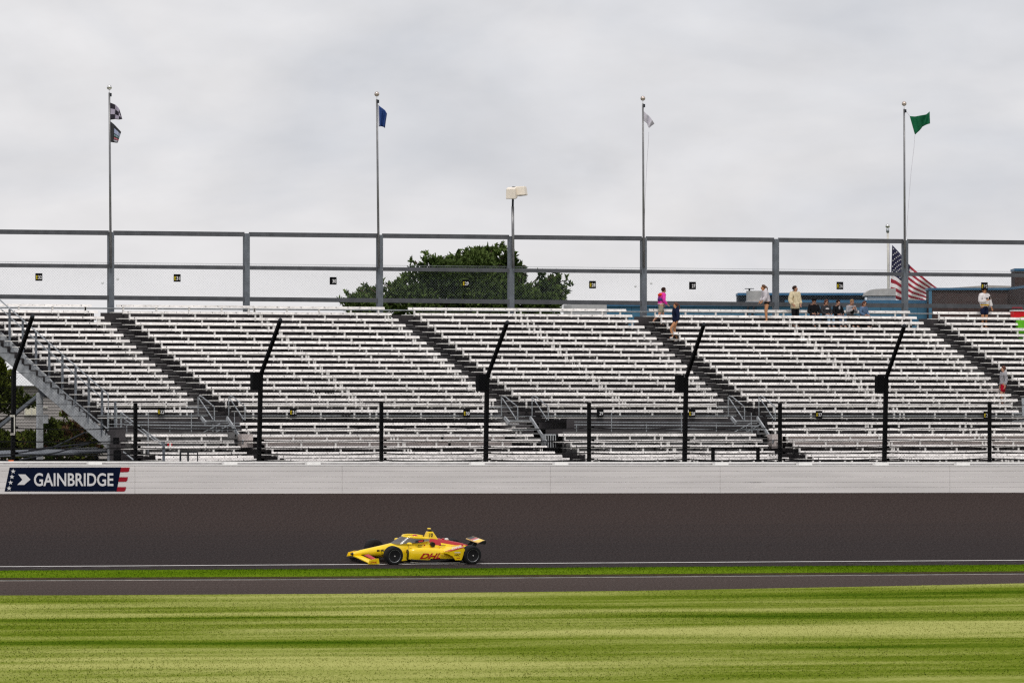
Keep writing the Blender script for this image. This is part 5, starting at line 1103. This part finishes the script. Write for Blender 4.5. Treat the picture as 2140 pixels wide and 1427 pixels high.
cb_(MB().hexa([(-.55, -.62, .03), (-.55, .62, .03), (-2.95, .72, .03), (-2.95, -.72, .03), (-.55, -.62, .06), (-.55, .62, .06), (-2.95, .72, .065), (-2.95, -.72, .065)]), 'floor', 'carbon')
for sd_ in (1, -1): cb_(MB().tube([(-.7, .80 * sd_, .085), (-1.1, .84 * sd_, .06), (-2.6, .84 * sd_, .065)], .016), 'floor_highlight', 'rim_lip')  # bright tube added to draw the highlight along the floor edge
# lettering on the left sidepod, number on the airbox
mb = MB(); put_text(mb, 'DHL', (-1.06, .786, .20), (-.82, -.03, .0), (-.03, -.004, .20), bold=True, shear=.35)
for i_, q in enumerate(mb.v):
    yc, w_, z0, z1, tw = cubic(ST, q[0]); zz = (q[2] - (z0 + z1) / 2) / ((z1 - z0) / 2); y_ = w_ * (1 - min(.98, abs(zz)) ** 3.2) ** (1 / 3.2)
    if zz > 0: y_ *= 1 - (1 - tw) * zz ** 1.6
    mb.v[i_] = (q[0], yc + y_ + .012, q[2])
cb_(mb, 'sidepod_lettering', 'car_red')
for (x, z, l) in ((-1.15, .605, .16), (-1.15, .545, .12), (-1.98, .6, .24)): cb_(MB().box(x - l, x, .36, .395, z, z + .02), 'sponsor_mark', 'carbon')
cb_(MB().box(.02, .16, .155, .19, .375, .40).box(.02, .16, .155, .19, .43, .455).box(.0, .03, .155, .19, .375, .455).box(.14, .17, .155, .19, .375, .455), 'nose_mark', 'carbon')
cb_(MB().box(.24, .34, .145, .185, .385, .44), 'nose_mark', 'carbon')
for (x, y, z, l, h_, m_) in ((-.30, .442, .29, .10, .05, 'carbon'), (-.30, .442, .22, .06, .02, 'car_red'), (-.44, .442, .20, .07, .03, 'carbon'), (-1.36, .415, .605, .05, .05, 'car_red'), (-1.30, .38, .50, .2, .015, 'carbon')): cb_(MB().box(x - l, x, y, y + .004, z, z + h_), 'sponsor_mark', m_)
cb_(MB().tube([(-1.72, .30, .655), (-1.72, .415, .645)], .088, 16), 'fuel_port', 'carbon')
cb_(MB().hexa([(-1.05, .36, .70), (-1.38, .37, .74), (-1.38, .37, .83), (-1.05, .36, .79), (-1.05, .385, .70), (-1.38, .385, .74), (-1.38, .36, .83), (-1.05, .36, .79)]), 'side_decal', 'carbon')
cb_(MB().hexa([(-1.16, .386, .735), (-1.34, .388, .765), (-1.34, .375, .815), (-1.16, .375, .785), (-1.16, .392, .735), (-1.34, .392, .765), (-1.34, .378, .815), (-1.16, .378, .785)]), 'side_decal', 'car_red')
ab = cb_(MB().hexa([(-1.56, -.15, .76), (-1.56, .15, .76), (-2.06, .12, .78), (-2.06, -.12, .78), (-1.64, -.085, 1.06), (-1.64, .085, 1.06), (-1.86, .06, 1.06), (-1.86, -.06, 1.06)]), 'airbox', 'car_yellow')
bv = ab.modifiers.new('b', 'BEVEL'); bv.width = .03; bv.segments = 3
mb = MB(); put_text(mb, '10', (-1.685, .131, .88), (-.15, -.006, 0), (-.0, -.033, .135), bold=True, shear=.2); cb_(mb, 'number', 'ink', ab)
cb_(MB().hexa([(-1.60, -.1, .84), (-1.60, .1, .84), (-1.65, .1, .84), (-1.65, -.1, .84), (-1.635, -.07, 1.0), (-1.635, .07, 1.0), (-1.66, .07, 1.0), (-1.66, -.07, 1.0)]), 'intake', 'carbon', ab)
cb_(MB().box(-1.82, -1.70, -.03, .03, 1.05, 1.12), 'camera_stem', 'carbon', ab); cb_(MB().ball((-1.75, 0, 1.095), 1, 12, 6, (.12, .07, .02)), 'camera_pod', 'carbon', ab, True); cb_(MB().ball((-1.72, 0, 1.155), 1, 12, 8, (.075, .06, .028)), 'camera_pod', 'car_yellow', ab, True)
cb_(MB().tube([(-2.3, 0, .79), (-2.3, 0, .81)], .05, 10), 'cover_blister', 'car_red')
cb_(MB().ball((-2.42, 0, .77), 1, 12, 8, (.09, .05, .05)), 'cover_blister', 'car_white', None, True)
# cockpit, screen
top = [(-.70, 0, .905), (-.78, .17, .91), (-1.0, .27, .915), (-1.3, .30, .90), (-1.62, .27, .86)]
lowc = [(-.26, 0, .655), (-.42, .23, .645), (-.80, .335, .69), (-1.25, .36, .735), (-1.6, .37, .78)]
def mirrored(c): return [(x, -y, z) for x, y, z in c[:0:-1]] + c
def fine(c, n=24):
    out_ = []
    for i in range(n + 1):
        f = i / n * (len(c) - 1); j = min(int(f), len(c) - 2); t = f - j; p0, p1, p2, p3 = [Vector(c[max(0, min(len(c) - 1, q))]) for q in (j - 1, j, j + 1, j + 2)]
        out_.append(.5 * (2 * p1 + (p2 - p0) * t + (2 * p0 - 5 * p1 + 4 * p2 - p3) * t * t + (3 * p1 - p0 - 3 * p2 + p3) * t ** 3))
    return out_
T, Lw = fine(mirrored(top)), fine(mirrored(lowc)); vs = []; nn = len(T)
for j in range(5):
    for a, b in zip(Lw, T): vs.append(a.lerp(b, j / 4))
mb = MB(); mb.add(vs, [(j * nn + i, j * nn + i + 1, (j + 1) * nn + i + 1, (j + 1) * nn + i) for j in range(4) for i in range(nn - 1)]); sg = cb_(mb, 'aeroscreen', 'screen_glass', None, True)
mb = MB()
rings = []
for i, p in enumerate(T):
    q = T[min(i + 1, nn - 1)] - T[max(i - 1, 0)]; nrm = Vector((q.y, -q.x, 0)).normalized(); nrm = nrm if nrm.dot(Vector((p.x + 1.1, p.y, 0))) > 0 else -nrm
    hgt_ = .055 + .05 * min(1, abs(p.y) / .27); rings.append([p + nrm * .02 + Vector((0, 0, -hgt_)), p + nrm * .03 + Vector((0, 0, -.02)), p + nrm * .0 + Vector((0, 0, .025)), p - nrm * .04 + Vector((0, 0, .02)), p - nrm * .03 + Vector((0, 0, -hgt_))])
mb.loft(rings); cb_(mb, 'screen_frame', 'car_yellow', None, True)
ck_ = [Vector((-.62 - .78 * .5 + .42 * math.cos(q / 20 * 6.283), .25 * math.sin(q / 20 * 6.283), .735 + .03 * (1 - math.cos(q / 20 * 6.283)) * .8)) for q in range(20)]
cb_(MB().slab(ck_, (0, 0, .012)), 'cockpit', 'carbon'); cb_(MB().ball((-1.18, 0, .83), .125, 14, 10, (1.1, .9, 1)), 'driver_helmet', 'car_red', None, True); cb_(MB().ball((-1.1, 0, .83), .1, 12, 8, (.8, 1.05, .4)), 'visor', 'carbon', None, True)
# rear wing
rw = cb_(MB().hexa([(-3.42, -.50, .70), (-3.42, .50, .70), (-3.70, .50, .765), (-3.70, -.50, .765), (-3.42, -.50, .72), (-3.42, .50, .72), (-3.70, .50, .80), (-3.70, -.50, .80)]), 'rear_wing', 'pale_wing')
for y0, y1, m_ in ((-.47, -.2, 'carbon'), (-.2, .02, 'car_red'), (.02, .14, 'car_white'), (.14, .47, 'car_yellow')): cb_(MB().hexa([(-3.45, y0, .73), (-3.45, y1, .73), (-3.68, y1, .796), (-3.68, y0, .796), (-3.45, y0, .735), (-3.45, y1, .735), (-3.68, y1, .801), (-3.68, y0, .801)]), 'wing_panel', m_, rw)
for sd_ in (1, -1):
    cb_(MB().slab([Vector((x, .52 * sd_, z)) for x, z in [(-3.42, .69), (-3.70, .66), (-3.74, .72), (-3.72, .80), (-3.6, .79)]], (0, .015 * sd_, 0)), 'wing_end_plate', 'carbon', rw)
    cb_(MB().slab([Vector((x, .14 * sd_, z)) for x, z in [(-3.2, .45), (-3.45, .40), (-3.62, .74), (-3.48, .71)]], (0, .025 * sd_, 0)), 'wing_pylon', 'carbon', rw)
cb_(MB().hexa([(-3.2, -.5, .25), (-3.2, .5, .25), (-3.6, .45, .33), (-3.6, -.45, .33), (-3.2, -.5, .40), (-3.2, .5, .40), (-3.6, .45, .40), (-3.6, -.45, .40)]), 'rear_attenuator', 'carbon'); cb_(MB().box(-3.68, -3.55, -.06, .06, .36, .44), 'rain_light', 'rim_lip')
def lathe(prof, n=36):
    return MB().loft([[(r * math.cos(q / n * 6.2832), y, r * math.sin(q / n * 6.2832)) for q in range(n)] for y, r in prof])
for x, sd_, wd in ((0, 1, .15), (0, -1, .15), (-3.05, 1, .18), (-3.05, -1, .18)):
    yc = (.97 - wd) * sd_; M = Matrix.Translation((x, yc, .335)) @ Matrix.Scale(sd_, 4, (0, 1, 0))
    e_ = bpy.data.objects.new('wheel', None); COL.objects.link(e_); e_.parent = car; e_.matrix_basis = Matrix.Translation((x, yc, .335)); W[e_.name] = Mcar
    s_ = sd_
    lathe([(-wd * s_, .20), (-wd * s_, .30), (-wd * .8 * s_, .332), (wd * .8 * s_, .332), (wd * .97 * s_, .305), (wd * s_, .25), (wd * .9 * s_, .225)]).build('tyre', 'tyre', e_, smooth=True, local=True)
    rm_ = lathe([(-wd * .8 * s_, .19), (wd * .72 * s_, .222), (wd * .80 * s_, .19), (wd * .70 * s_, .06), (wd * .72 * s_, .02)]).build('rim', 'rim_black', e_, smooth=True, local=True)
    MB().tube([(.222 * math.cos(q / 36 * 6.2832), wd * .88 * s_, .222 * math.sin(q / 36 * 6.2832)) for q in range(0, 37)], .0085, 5).build('rim_lip', 'rim_lip', e_, local=True)
    MB().tube([(0, wd * .7 * s_, 0), (0, wd * 1.02 * s_, 0)], .02, 8).build('wheel_nut', 'car_white', e_, local=True)
    for q in (.5, 2.6, 4.7): c_, s2 = math.cos(q), math.sin(q); MB().bar((.05 * c_, wd * .79 * s_, .05 * s2), (.18 * c_, wd * .83 * s_, .18 * s2), .02, .05).build('spoke', 'rim_black', e_, local=True)
